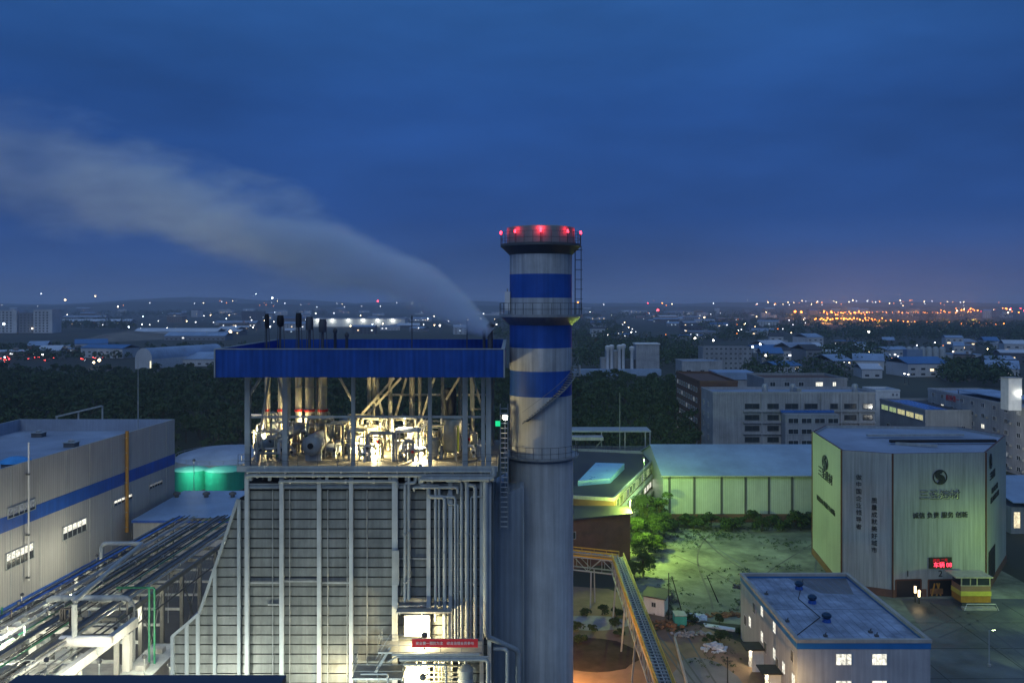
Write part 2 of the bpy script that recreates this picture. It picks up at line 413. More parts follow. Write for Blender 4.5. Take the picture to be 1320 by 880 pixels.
# ================================================================ the setting: ground, hills, yards, roads
gm = mat('open_ground', (.050, .058, .040), .95, 0, .55, .006, bump=.2)
g = MB(); g.poly([(-15000, -800, 0), (15000, -800, 0), (15000, 16000, 0), (-15000, 16000, 0)], gm); struct('ground', g, origin=(0, 0, 0))
def ridge(name, D, base, amp, x0, x1, seed, extra=None, depth=900, col=None):
    g = MB(); k = 160; r_ = random.Random(seed); ph = [r_.uniform(0, 6.28) for _ in range(7)]
    def hh(x):
        t = x / 1000; v = base + amp * (sum(math.sin(t * f + ph[i]) / (1 + i * .7) for i, f in enumerate((.7, 1.3, 2.3, 4.1, 7.7, 13, 21))) * .4)
        for (cx, wd, ht) in (extra or []): v += ht * math.exp(-((x - cx) / wd) ** 2)
        return max(4, v)
    xs = [x0 + (x1 - x0) * i / k for i in range(k + 1)]
    for a, b in zip(xs, xs[1:]):
        ha, hb = hh(a), hh(b)
        g.poly([(a, D, -1), (b, D, -1), (b, D + depth * .4, hb * .7), (a, D + depth * .4, ha * .7)], col)
        g.poly([(a, D + depth * .4, ha * .7), (b, D + depth * .4, hb * .7), (b, D + depth, hb), (a, D + depth, ha)], col)
        g.poly([(a, D + depth, ha), (b, D + depth, hb), (b, D + depth * 2.2, -1), (a, D + depth * 2.2, -1)], col)
    struct(name, g, origin=(0, D, 0))
hillm = mat('wooded_hill', (.035, .05, .035), .95, 0, .4, .01)
ridge('hills', 7400, 62, 26, -9000, 9000, 3, [(-3700, 700, 44), (-3000, 500, 50), (-2200, 300, 30), (4200, 900, 18)], 1200, hillm)
ridge('low_hills', 5200, 38, 14, -6500, 6500, 11, [(-2500, 500, 26)], 700, hillm)

def sheet(name, poly, z, m, kind='structure'):
    g = MB(); g.poly([(x, y, z) for x, y in poly], m); o = g.build(name, origin=(poly[0][0], poly[0][1], z)); o['kind'] = kind; return o
plant_conc = mat('plant_paving', (.12, .12, .115), .9, 0, .3, .12, bump=.15)
yardm = mat('gravel_yard_surface', (.22, .25, .19), .95, 0, .62, .16, bump=.8)
dirt = mat('dirt_road_surface', (.24, .16, .10), .95, 0, .4, .12, bump=.5)
asph = mat('yard_asphalt', (.11, .13, .13), .55, 0, .62, .12, bump=.3, spec=.5)
sheet('plant_paving', [(-125, 55), (8, 55), (8, 215), (-125, 215)], .004, plant_conc)
sheet('rack_paving', [(-78, 60), (-40, 60), (-42, 112), (-76, 130)], .008, mat('pale_concrete_paving', (.50, .50, .46), .9, 0, .35, .2, bump=.2))  # paler patch paints the pool of lamp light under the near rack
sheet('gravel_yard', [(18, 138), (24, 208), (56, 206), (60, 190), (92, 188), (92, 128), (62, 126), (33, 134)], .008, yardm)
sheet('asphalt_apron', [(33, 70), (34, 125), (62, 126.5), (66, 145), (150, 145), (150, 175), (210, 175), (200, 60)], .012, asph)
sheet('dirt_road', [(8, 70), (8, 152), (17, 150), (30, 132), (34, 126), (33, 70)], .016, dirt)
def disc(name, cx, cy, rx_, ry_, z, m, ph=0):
    sheet(name, [(cx + rx_ * math.cos(a / 20 * 2 * math.pi) * (1 + .12 * math.sin(3 * a + ph)), cy + ry_ * math.sin(a / 20 * 2 * math.pi)) for a in range(20)], z, m)
disc('damp_patch', 11.5, 122, 6.5, 6, .019, mat('damp_dark_earth', (.06, .045, .035), .97, 0, .4, .4, spec=.05))  # curved shadow on the dirt, painted as a dark sheet
disc('grey_slab', 26, 112, 4.5, 9, .0195, mat('grey_hardstand', (.17, .17, .18), .8, 0, .3, .25))
disc('concrete_path', 12.5, 134, 6, 3.2, .0185, mat('worn_concrete', (.30, .29, .27), .9, 0, .3, .3))
g = MB()                                              # rutted lighter tracks
for k in range(5):
    x0 = 22 + k * 1.9; y0 = 88; pts = []
    for i in range(12):
        t = i / 11; pts.append((x0 + math.sin(t * 2 + k) * 1.2 - t * 3, y0 + t * 42))
    for (ax, ay), (bx_, by) in zip(pts, pts[1:]): g.poly([(ax, ay, .022), (ax + .28, ay, .022), (bx_ + .28, by, .022), (bx_, by, .022)], plant_conc)
struct('wheel_tracks', g, origin=(22, 88, .022))
g = MB()
for k in range(7):                                   # faint vehicle tracks across the gravel
    ph = random.uniform(0, 6.28); x0 = random.uniform(26, 56); sl_ = random.uniform(-.5, .9); pts = []
    for i in range(14):
        t = i / 13; pts.append((x0 + sl_ * t * 34 + 2.5 * math.sin(t * 4 + ph), 140 + t * 48))
    for (ax, ay), (bx_, by) in zip(pts, pts[1:]):
        if max(ax, bx_) < 85: g.poly([(ax, ay, .016), (ax + .35, ay, .016), (bx_ + .35, by, .016), (bx_, by, .016)], asph if k % 2 else plant_conc)
struct('yard_tracks', g, origin=(30, 140, .016))
# low mound of spoil on the left
g = MB(); cx_, cyy = wx(168, 1230), 1230
for i in range(24):
    a0, a1 = 2 * math.pi * i / 24, 2 * math.pi * (i + 1) / 24; j0, j1 = 1 + .2 * math.sin(3 * a0), 1 + .2 * math.sin(3 * a1)
    for (r0, z0), (r1, z1) in (((1, 0), (.55, 7)), ((.55, 7), (0.02, 12))):
        g.poly([(cx_ + 66 * r0 * j0 * math.cos(a0), cyy + 80 * r0 * j0 * math.sin(a0), z0), (cx_ + 66 * r0 * j1 * math.cos(a1), cyy + 80 * r0 * j1 * math.sin(a1), z0),
                (cx_ + 66 * r1 * j1 * math.cos(a1), cyy + 80 * r1 * j1 * math.sin(a1), z1), (cx_ + 66 * r1 * j0 * math.cos(a0), cyy + 80 * r1 * j0 * math.sin(a0), z1)], mat('spoil_earth', (.16, .15, .13), .95, 0, .3, .03) if not i and r0 == 1 else g.mats[0])
struct('spoil_mound', g)
roadm = mat('far_road_asphalt', (.07, .07, .07), .8, 0, .2, .05)
paintm = mat('road_paint', (.7, .7, .65), .6)
def road(name, pts, wd, z=.03):
    g = MB()
    for (a, b), (c, d) in zip(pts, pts[1:]):
        dv = Vector((c - a, d - b, 0)).normalized(); nv = Vector((-dv.y, dv.x, 0)) * wd / 2
        A, B = Vector((a, b, z)), Vector((c, d, z))
        g.poly([A - nv, B - nv, B + nv, A + nv], roadm)
        for q in (-.47, 0, .47): n2 = nv * q * 2; g.poly([A + n2 - nv * .015 + Vector((0, 0, .02)), B + n2 - nv * .015 + Vector((0, 0, .02)), B + n2 + nv * .015 + Vector((0, 0, .02)), A + n2 + nv * .015 + Vector((0, 0, .02))], paintm)
    struct(name, g, origin=(pts[0][0], pts[0][1], 0))
road('far_road', [(-700, 830), (-300, 860), (-120, 900)], 16)
road('highway', [(560, 1850), (760, 2010), (1100, 2130), (1700, 2200), (2300, 2350)], 30)
road('far_highway', [(1300, 3800), (2200, 3950), (3200, 4100)], 34)

# ================================================================ heat recovery boiler (front face at y = 70)
bo = thing('boiler_house', 'tall grey ribbed boiler house with open deck and wide blue roof', 'boiler house', (-12, 76, 0))
G['colm'] = mat('light_grey_column_paint', (.50, .54, .55), .5, 0, .15, .5, streak=.3)
FY = 70.0; BX0, BX1 = wx(318, FY), wx(634, FY); BB = 82.0; DZ = 36.8
cols = [wx(p, FY) for p in (320, 364.5, 412.6, 453.7, 510, 553, 581, 621)] + [wx(631, FY)]
g = MB(); g.box(BX0, BX1, FY + .22, BB, 0, DZ - 1.4, G['dark']); g.box(BX1 - .02, BX1 + .12, FY + .3, BB, 0, DZ - 1.4, G['panel']); g.build('casing', bo)
def courses(mb, x0, x1, z0, z1, y, m, step=.79):
    z = z0
    while z < z1 - .1:
        zt = min(z + step - .13, z1); j = random.uniform(-.012, .012)
        mb.hull8([(x0, y + j, z), (x1, y + j, z), (x1, y + .2, z), (x0, y + .2, z), (x0, y + .09 + j, zt), (x1, y + .09 + j, zt), (x1, y + .2, zt), (x0, y + .2, zt)], m)
        z += step
for a, b in zip(cols, cols[1:]):
    g = MB(); courses(g, a + .14, b - .14, .05, DZ - 1.7, FY, G['panel']); g.build('cladding_bay', bo)
for i, x in enumerate(cols):
    g = MB(); ww = .46 if i == 4 else .32
    g.hbeam((x, FY - .3, 0), (x, FY - .3, DZ - .5), ww, G['colm'])
    if i == 4: g.box(x - .2, x + .36, FY - .66, FY - .5, DZ - 9.6, DZ - 6.8, G['steel2'])
    g.build('column', bo)
g = MB()
for z in (DZ - 1.62,): g.hbeam((BX0, FY - .25, z), (BX1, FY - .25, z), .34, G['steel2'])
g.hbeam((BX0, FY - .2, DZ - .75), (BX1 + .2, FY - .2, DZ - .75), .3, G['steel2'])
for (pa, pb, py) in ((346, 366, 778), (412, 455, 750), (320, 366, 750), (510, 622, 780), (510, 622, 719), (581, 622, 733), (366, 412, 748)):
    g.beam((wx(pa, FY), FY - .12, wz(py, FY)), (wx(pb, FY), FY - .12, wz(py, FY)), .12, .14, G['steel'])
g.build('cross_beam', bo)
# conduit lines running down the cladding
for px in (374, 423, 473.6, 352, 448):
    g = MB(); g.tube([(wx(px, FY), FY - .13, 0), (wx(px, FY), FY - .13, DZ - 2)], .045, G['steel'], 6); g.build('conduit', bo)
# riser pipes on the right bays
for px, py0, py1, r_ in ((523.4, 622, 775, .13), (528.3, 612, 772, .13), (562.4, 625, 800, .12), (574, 640, 860, .16), (587.5, 640, 850, .11), (595.6, 620, 848, .13), (602.5, 616, 836, .18), (613, 625, 838, .16), (567, 625, 780, .08), (607.6, 640, 838, .07), (591, 650, 848, .06)):
    g = MB(); x = wx(px, FY); y = FY - .62
    pts = [(x, y, wz(py1, y)), (x, y, wz(py0, y)), (x + random.choice((-.8, .9, -1.3)), y, wz(py0, y)), (x + random.choice((-.8, .9)), y, wz(py0, y) + .9)]
    pts[3] = (pts[2][0], y, pts[3][2]); g.pipe(pts, r_, G['steel2'], 10)
    for zz in np.arange(wz(py1, y) + 1.5, wz(py0, y) - 1, 3.9): g.lathe((x, y, zz), [(r_ * 1.35, 0), (r_ * 1.35, .12)], G['steel'], 10)
    g.build('riser_pipe', bo, smooth=True)
g = MB(); x = wx(626.5, FY)
g.pipe([(x, FY - .7, wz(606, FY)), (x, FY - .7, wz(815, FY)), (wx(668, 71), 71, wz(838, 71)), (wx(668, 71), 71, 12)], .22, G['steel2'], 12)
g.pipe([(wx(636, 70), 70, wz(836, 70)), (wx(654, 71), 70, wz(836, 70)), (wx(654, 71), 70, 12)], .16, G['steel2'], 10); g.build('downcomer_pipe', bo, smooth=True)
# headers just under the deck
for (pa, pb, py, r_, dy) in ((318, 636, 612, .17, -.75), (353, 470, 604.5, .14, -.55), (360, 512, 620, .14, -.5), (543, 637, 617, .2, -.95), (318, 633, 607.5, .09, -1.0), (533, 590, 628, .11, -.7)):
    g = MB(); y = FY + dy; z = wz(py, y)
    g.pipe([(wx(pa, y), y + .5, z - .4), (wx(pa, y), y, z), (wx(pb, y), y, z), (wx(pb, y), y + .02, z + (1 if py == 617 else -.5))], r_, G['steel2'], 10)
    for px in range(pa + 14, pb, 36): g.lathe((wx(px, y), y, z), [(r_ * 1.4, -.08), (r_ * 1.4, .08)], G['steel'], 10, axis=(1, 0, 0))
    g.build('header_pipe', bo, smooth=True)
g = MB()
for k in range(26):
    px = random.uniform(322, 630); y = FY - .45; x = wx(px, y); z = DZ - .95
    if random.random() < .5: g.box(x - .12, x + .12, y - .15, y + .1, z - .2, z + .16, G['steel2'])
    else: g.lathe((x, y, z - .1), [(.05, 0), (.05, .35), (.16, .36), (.16, .39)], G['darkgrey'], 8)
g.build('valve_row', bo)
# inlet duct on the left, stepping up towards the boiler
op = [(308, 642), (280, 725), (258, 789), (223.5, 818)]
out_ = [(wx(a, FY), wz(b, FY)) for a, b in op]
g = MB(); pl = [(out_[3][0], 0), (out_[3][0], out_[3][1]), (out_[2][0], out_[2][1]), (out_[1][0], out_[1][1]), (out_[0][0], out_[0][1]), (BX0 - .1, out_[0][1] + .25), (BX0 - .1, 0)]
i0 = len(pl); vs = [(x, FY + .24, z) for x, z in pl]; vb = [(x, BB - .5, z) for x, z in pl]
g.poly(vs, G['dark']); g.poly(vb[::-1], G['duct'])
for q in range(i0): g.poly([vs[q], vb[q], vb[(q + 1) % i0], vs[(q + 1) % i0]], G['duct'])
g.build('inlet_duct', bo)
def edge_x(z):   # left edge of the duct at height z
    if z <= out_[3][1]: return out_[3][0]
    for (x0, z0), (x1, z1) in ((out_[3], out_[2]), (out_[2], out_[1]), (out_[1], out_[0])):
        if z <= z1: return x0 + (x1 - x0) * (z - z0) / (z1 - z0)
    return out_[0][0] + .3
ribs = [223.5, 241.7, 256, 278, 309]
g = MB(); z = .05
while z < out_[0][1] - .2:
    zt = z + .66; xa, xb = edge_x(z), edge_x(zt)
    g.hull8([(xa, FY + .0, z), (BX0 - .15, FY + .0, z), (BX0 - .15, FY + .22, z), (xa, FY + .22, z), (xb, FY + .09, zt), (BX0 - .15, FY + .09, zt), (BX0 - .15, FY + .22, zt), (xb, FY + .22, zt)], G['panel'])
    z += .79
g.build('duct_cladding', bo)
for px in ribs:
    x = wx(px, FY); zt = 0
    for z in np.arange(0, 36, .1):
        if edge_x(z) <= x + .02: zt = z
    g = MB(); g.hbeam((x, FY - .15, 0), (x, FY - .15, max(zt, 1)), .26, G['steel2']); g.build('duct_rib', bo)
g = MB(); oe = [(out_[3][0], 0)] + out_[::-1]
for (a, b), (c, d) in zip(oe, oe[1:]): g.beam((a, FY - .18, b), (c, FY - .18, d), .26, .22, G['steel2'])
g.build('duct_edge_beam', bo)
# deck
g = MB(); g.box(BX0 - .5, BX1 + .5, FY - .9, BB + 1, DZ - .28, DZ, mat('deck_grating', (.26, .24, .19), .7, .3, .3, 1.2, bump=.3))
g.box(BX0 - .5, BX1 + .5, FY - 1.0, FY - .9, DZ - .34, DZ + .12, G['steel2']); g.build('deck', bo)
def railing(par, pts, h=1.05, m=None, name='handrail', r_=.025, post=1.5, mid=2):
    g = MB(); m = m or G['steel2']
    for a, b in zip(pts, pts[1:]):
        a = Vector(a); b = Vector(b); L = (b - a).length; k = max(1, int(L / post))
        for i in range(k + 1):
            p = a.lerp(b, i / k); g.tube([p, p + Vector((0, 0, h))], r_, m, 5)
        for j in range(mid): g.tube([a + Vector((0, 0, h * (j + 1) / mid)), b + Vector((0, 0, h * (j + 1) / mid))], r_, m, 5)
    return g.build(name, par)
railing(bo, [(BX0 - .4, FY - .95, DZ), (BX1 + .4, FY - .95, DZ)], m=G['darkgrey'], r_=.02)
# roof columns, girts and braces
RZ0, RZ1 = 44.35, 46.5
rc = [322, 370, 457, 555, 600, 623, 630]
for px in rc:
    for y in (FY - .5, BB):
        g = MB(); x = wx(px, FY); g.hbeam((x, y, DZ), (x, y, RZ0 + .3), .42 if px in (322, 370, 600, 630) else .3, G['steel2']); g.build('roof_column', bo)
g = MB(); xa, xb = wx(322, FY), wx(630, FY)
g.beam((xa, FY - .5, wz(536, FY)), (xb, FY - .5, wz(536, FY)), .14, .18, G['steel2'])
g.beam((xa + 9, BB, 41.3), (xb, BB, 41.3), .2, .2, G['cream']); g.beam((xa, BB, 39.2), (xb, BB, 39.2), .15, .15, G['cream']); g.build('girt', bo)
for (pa, ya, pb, yb, D) in ((336, 487, 318, 515, FY - .4), (438, 487, 456, 520, 76), (508, 487, 461, 540, 76), (517, 487, 470, 538, 78), (524, 487, 503, 560, 80), (481, 487, 500, 560, 80), (359, 487, 372, 540, 74), (347, 487, 330, 590, 74), (592, 487, 575, 515, 78), (560, 487, 543, 540, 79), (610, 487, 640, 590, 80), (545, 540, 530, 560, 76)):
    g = MB(); g.beam(P(pa, ya, D), P(pb, yb, D), .2, .2, G['steel2'] if D < 72 else G['cream']); g.build('brace', bo)
# roof: blue box parapet round a recessed sheet
RX0, RX1, RY0, RY1 = wx(277.5, 66), wx(650, 66), 66.0, 83.0
g = MB(); t_ = .18
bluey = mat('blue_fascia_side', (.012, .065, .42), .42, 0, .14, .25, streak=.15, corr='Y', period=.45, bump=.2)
g.box(RX0, RX1, RY0, RY0 + t_, RZ0, RZ1, G['blue']); g.box(RX0, RX1, RY1 - t_, RY1, RZ0, RZ1 + .1, G['blue'])
g.box(RX0, RX0 + t_, RY0 + t_, RY1 - t_, RZ0, RZ1, bluey); g.box(RX1 - t_, RX1, RY0 + t_, RY1 - t_, RZ0, RZ1, bluey); g.build('roof_fascia', bo)
g = MB(); g.box(RX0 - .06, RX1 + .06, RY0 - .06, RY0 + t_ + .05, RZ1, RZ1 + .07, G['steel2']); g.box(RX1 - t_ - .05, RX1 + .06, RY0 + t_ + .05, RY1 + .05, RZ1, RZ1 + .07, G['steel2'])
g.box(RX0 - .06, RX0 + t_ + .05, RY0 + t_ + .05, RY1 + .05, RZ1, RZ1 + .07, G['steel2'])
g.box(RX0 - .08, RX0 + .02, RY0 - .1, RY0 - .002, RZ0 - .03, RZ1, G['steel2']); g.box(RX1 - .06, RX1 + .06, RY0 - .1, RY0 - .002, RZ0 - .03, RZ1, G['steel2']); g.build('roof_coping', bo)
g = MB(); g.box(RX0 + t_, RX1 - t_, RY0 + t_, RY1 - t_, RZ0 + .35, RZ0 + .45, G['bluep'])
for x in np.arange(RX0 + 1, RX1, 2.6): g.beam((x, RY0 + .3, RZ0 + .2), (x, RY1 - .3, RZ0 + .2), .15, .28, G['steel2'])
g.build('roof_sheet', bo)
# platforms and stair low on the front
def plat(z, xa, xb, y0, rail=True, name='platform'):
    g = MB(); g.box(xa, xb, y0, FY - .55, z - .14, z, G['steel']); 
    for x in np.arange(xa + .3, xb, 1.8): g.beam((x, y0, z - .2), (x, FY - .5, z - .2), .1, .12, G['steel2'])
    g.build(name, bo)
    if rail: railing(bo, [(xa, FY - .6, z), (xa, y0 + .05, z), (xb, y0 + .05, z), (xb, FY - .6, z)], m=G['steel2'], r_=.022)
plat(wz(786, 69), wx(511, 69), wx(582, 69), 68.6, False)
plat(wz(838, 67.5), wx(488, 67.5), wx(622, 67.5), 67.2)
plat(wz(870, 67.5), wx(455, 67.5), wx(520, 67.5), 67.0)
g = MB(); a = Vector((wx(484, 67.4), 67.4, wz(866, 67.4))); b = Vector((wx(503, 67.4), 67.4, wz(834, 67.4)))
for y in (0, .75): g.beam(a + Vector((0, y, 0)), b + Vector((0, y, 0)), .06, .2, G['steel2'])
for i in range(11): q = a.lerp(b, i / 10); g.box(q.x - .12, q.x + .12, q.y, q.y + .75, q.z, q.z + .03, G['steel'])
g.tube([a + Vector((0, 0, 1)), b + Vector((0, 0, 1)), b + Vector((1, 0, 1))], .03, G['steel2'], 6); g.tube([a + Vector((0, 0, .5)), b + Vector((0, 0, .5))], .02, G['steel2'], 6); g.build('stair', bo)
for (pts, r_) in (([(515, 849), (629, 849), (629, 890)], .16), ([(505, 843), (618, 843)], .12), ([(500, 852), (512, 846), (630, 846)], .07), ([(465, 868), (500, 868), (500, 884)], .08), ([(520, 856), (575, 856), (575, 885)], .09)):
    g = MB(); g.pipe([P(a, b, 67) for a, b in pts], r_, G['steel2'], 9); g.build('service_pipe', bo, smooth=True)
g = MB()
for px in (537, 548, 560, 566, 583, 592, 545, 570): g.tube([P(px, 852, 68.6), P(px, 900, 68.6)], .07, G['cream'], 7)
for py in (858, 866, 872, 878): g.tube([P(528, py, 68.5), P(590, py, 68.5)], .06, G['cream'], 7)
g.build('pipe_grid', bo)
for ya, yb in ((791, 818), (853, 882)): g = MB(); g.box(wx(521, 69.2), wx(554, 69.2), 69.2, 69.8, wz(yb, 69.5), wz(ya, 69.5), G['white']); g.build('junction_cabinet', bo)  # white boxes paint the brightly lit patches of the casing
g = MB(); g.lathe(P(600, 892, 68.2), [(.6, 0), (.62, 1.1), (.55, 1.25), (.62, 1.35), (.62, 1.9), (.3, 2.2), (.12, 2.3), (.12, 2.6)], G['steel2'], 16); g.build('blowdown_vessel', bo, smooth=True)
# banner hung on the platform rail
bn = thing('banner', 'long red banner with white characters hung on the boiler platform rail', 'banner', tuple(P(573, 833, 67.05)))
g = MB(); pa, pb = P(531, 834, 67.08), P(616, 832, 67.08)
for i in range(12):
    x0 = pa.x + (pb.x - pa.x) * i / 12; x1 = pa.x + (pb.x - pa.x) * (i + 1) / 12
    for zz in (0,): g.hull8([(x0, 67.08 + .02 * (i % 2), pa.z), (x1, 67.08 + .02 * ((i + 1) % 2), pa.z), (x1, 67.1 + .02 * ((i + 1) % 2), pa.z), (x0, 67.1 + .02 * (i % 2), pa.z), (x0, 67.08 + .02 * (i % 2), pa.z + .66), (x1, 67.08 + .02 * ((i + 1) % 2), pa.z + .66), (x1, 67.1 + .02 * ((i + 1) % 2), pa.z + .66), (x0, 67.1 + .02 * (i % 2), pa.z + .66)], G['banner'])
g.build('cloth', bn)
text('安全第一预防为主　综合治理全员参与', (573 and (pa.x + pb.x) / 2, 67.05, pa.z + .33), (1, 0, 0), .27, G['white'], bn, ext=.01)

# ---------------- equipment on the deck: each its own thing
def vessel(name, label, cat, c, r_, L, axis, m, group=None, saddle=True, man=False):
    c = Vector(c); ax = Vector(axis).normalized(); t = thing(name, label, cat, tuple(c - Vector((0, 0, r_ + (.5 if saddle else 0)))), group)
    g = MB(); g.lathe(c - ax * L / 2, [(r_ * .05, -r_ * .45), (r_ * .5, -r_ * .4), (r_ * .85, -r_ * .2), (r_, 0), (r_, L), (r_ * .85, L + r_ * .2), (r_ * .5, L + r_ * .4), (r_ * .05, L + r_ * .45)], m, 24, axis=ax); g.build('shell', t, smooth=True)
    if man:
        g = MB(); g.lathe(c - ax * (L / 2 + r_ * .52), [(r_ * .3, 0), (r_ * .3, .14)], G['blackm'], 14, axis=ax); g.build('manhole', t)
    for q in (-.3, .3):
        g = MB(); p = c + ax * L * q; s_ = Vector((0, 0, 1)).cross(ax).normalized() if abs(ax.z) < .9 else Vector((1, 0, 0))
        if abs(ax.z) < .9: g.beam(p - s_ * r_ * .8 - Vector((0, 0, r_ + .25)), p + s_ * r_ * .8 - Vector((0, 0, r_ + .25)), .25, r_ * .9 + .5, G['steel2']); g.build('saddle', t)
    return t
vessel('steam_drum', 'blue grey steam drum facing outward with a round black manhole', 'steam drum', (wx(404, 72), 73.2, DZ + 1.35), .85, 3.0, (.05, 1, 0), G['steel2'], man=True)
vessel('steam_drum', 'smaller pale steam drum set higher behind the drum with the manhole', 'steam drum', (wx(443, 78), 79, wz(551, 78)), .72, 4, (.1, 1, 0), G['cream'])
vessel('pressure_vessel', 'small pressure vessel low beside the roof column', 'vessel', (wx(420, 73), 73.6, DZ + .8), .42, 2, (1, .1, 0), G['steel2'])
t = vessel('blowdown_tank', 'broad cream upright tank with a yellow level gauge on the deck', 'tank', (wx(583, 73.5), 73.5, DZ + 2.0), .84, 2.4, (0, 0, 1), G['cream'])
g = MB(); gx = wx(590.5, 72.4); g.tube([(gx, 72.4, DZ + .7), (gx, 72.4, DZ + 2.9)], .06, mat('gauge_yellow', (.75, .8, .05), .4), 8); g.build('level_gauge', t)
g = MB()
for q in range(4): a = q * math.pi / 2 + .6; g.tube([(wx(583, 73.5) + .7 * math.cos(a), 73.5 + .7 * math.sin(a), DZ), (wx(583, 73.5) + .7 * math.cos(a), 73.5 + .7 * math.sin(a), DZ + .95)], .06, G['cream'], 6)
g.build('leg_frame', t)
vessel('deaerator_column', 'dull upright vessel with piping high behind the right roof columns', 'vessel', (wx(580, 79), 79, wz(518, 79)), .6, 2.2, (0, 0, 1), G['darkgrey'])
# the big inclined duct at the left
t = thing('inclined_duct', 'thick grey duct rising from the left edge of the deck', 'duct', tuple(P(345, 583, 72)))
g = MB(); g.tube([P(334, 577, 72), P(388, 550, 76)], .5, G['steel2'], 16); g.lathe(P(334, 577, 72), [(.58, -.1), (.58, .1)], G['steel'], 16, axis=(P(388, 550, 76) - P(334, 577, 72))); g.build('duct_run', t, smooth=True)
g = MB()
for k in (.2, .7): p = P(334, 577, 72).lerp(P(388, 550, 76), k); g.beam(p, (p.x, p.y, DZ), .18, .18, G['steel2'])
g.build('support', t)
t = thing('cabinet_shelter', 'dark boxy equipment housing between the drums and the vent pipes', 'housing', (wx(392, 75), 77.5, DZ))
g = MB(); g.box(wx(386, 75), wx(402, 75), 77, 79, DZ, wz(549, 78), G['darkgrey']); g.box(wx(385, 75), wx(403, 75), 76.8, 79.2, wz(549, 78), wz(548, 78) + .06, G['steel']); g.build('housing_body', t)
t = thing('pump_shelter', 'small white framed shelter over a pump at the bright lamp', 'shelter', (wx(528, 73), 73, DZ))
for px in (513, 541):
    for y in (72, 74):
        g = MB(); g.beam((wx(px, 73), y, DZ), (wx(px, 73), y, DZ + 2.4), .14, .14, G['white']); g.build('post', t)
g = MB(); g.box(wx(511, 73), wx(543, 73), 71.8, 74.2, DZ + 2.4, DZ + 2.52, G['white']); g.build('shelter_roof', t)
railing(t, [(wx(511, 73), 71.9, DZ + 2.5), (wx(543, 73), 71.9, DZ + 2.5)], m=G['cream'])
t = thing('pump', 'round pump casing standing under the small white shelter', 'pump', (wx(526, 73), 73, DZ))
g = MB(); g.lathe((wx(526, 73), 72.5, DZ + 1.1), [(.1, -.2), (.5, -.1), (.62, .2), (.62, .5), (.3, .7), (.3, 1.2)], G['white'], 18, axis=(0, 1, 0)); g.box(wx(520, 73), wx(533, 73), 72.4, 73.6, DZ, DZ + .6, G['steel2']); g.build('pump_casing', t, smooth=True)
t = thing('ladder_stair', 'pale steel ladder stair climbing to the small shelter top', 'stair', tuple(P(552, 585, 73)))
g = MB()
for o_ in (0, .6): g.beam(P(534, 563, 73) + Vector((0, o_, 0)), P(552, 543, 73) + Vector((0, o_, 0)), .07, .16, G['white'])
for i in range(8): q = P(534, 563, 73).lerp(P(552, 543, 73), i / 7); g.box(q.x - .1, q.x + .1, q.y, q.y + .6, q.z, q.z + .04, G['white'])
g.tube([P(534, 556, 73), P(552, 536, 73)], .03, G['white'], 6); g.build('stair_flight', t)
# valve and pipe clusters, many small individual assemblies
names = ['low on the deck edge', 'beside a roof column', 'behind the steam drums', 'near the bright lamp', 'behind the small shelter', 'under the blue roof']
for k in range(120):
    px = random.choice([random.uniform(336, 400), random.uniform(400, 480), random.uniform(430, 625), random.uniform(455, 560)]); D = random.uniform(71.5, 80.5); D = max(D, 75.5) if 380 < px < 425 else D; x = wx(px, D)
    h_ = random.uniform(.7, 3.2) if px < 560 else random.uniform(.7, 4.6); r_ = random.choice((.05, .07, .09, .14))
    mm = random.choice((G['steel'], G['cream'], G['steel2'], G['cream'], G['white'])); dx = random.uniform(-2.2, 2.2); dy = random.uniform(-1.2, 1.2)
    g = MB(); g.pipe([(x, D, DZ), (x, D, DZ + h_), (x + dx, D, DZ + h_), (x + dx, D + dy, DZ + h_), (x + dx, D + dy, DZ + h_ * random.choice((0, 0, .4)))], r_, mm, 8)
    g.lathe((x, D, DZ + h_ * .5), [(r_ * 1.9, -.15), (r_ * 2.3, 0), (r_ * 1.9, .15)], mm, 10)
    g.tube([(x, D, DZ + h_ * .5), (x, D - .45, DZ + h_ * .5)], .03, G['darkgrey'], 5); g.lathe((x, D - .45, DZ + h_ * .5), [(.13, 0), (.13, .04)], random.choice((G['darkgrey'], G['steel'], G['red'], G['darkgrey'], G['darkgrey'], G['greenp'])), 10, axis=(0, 1, 0))
    o = g.build('valve_pipe', origin=(x, D, DZ), smooth=True); tag(o, 'bent steam pipe with a hand valve among the crowded pipework on the deck', 'pipe', 'bent valve pipes on the boiler deck')
for k in range(16):
    px = random.uniform(400, 625); D = random.uniform(72, 79); x = wx(px, D); r_ = random.uniform(.22, .5)
    g = MB(); hh = random.uniform(.9, 1.9); g.lathe((x, D, DZ), [(r_ * .6, 0), (r_ * .6, .2), (r_, .3), (r_, hh), (r_ * .6, hh + r_ * .4), (.06, hh + r_ * .5), (.06, hh + r_ * .5 + .5)], random.choice((G['cream'], G['steel'])), 14)
    o = g.build('flash_tank', origin=(x, D, DZ), smooth=True); tag(o, 'small domed upright tank among the crowded pipework on the deck', 'tank', 'small domed tanks on the boiler deck')
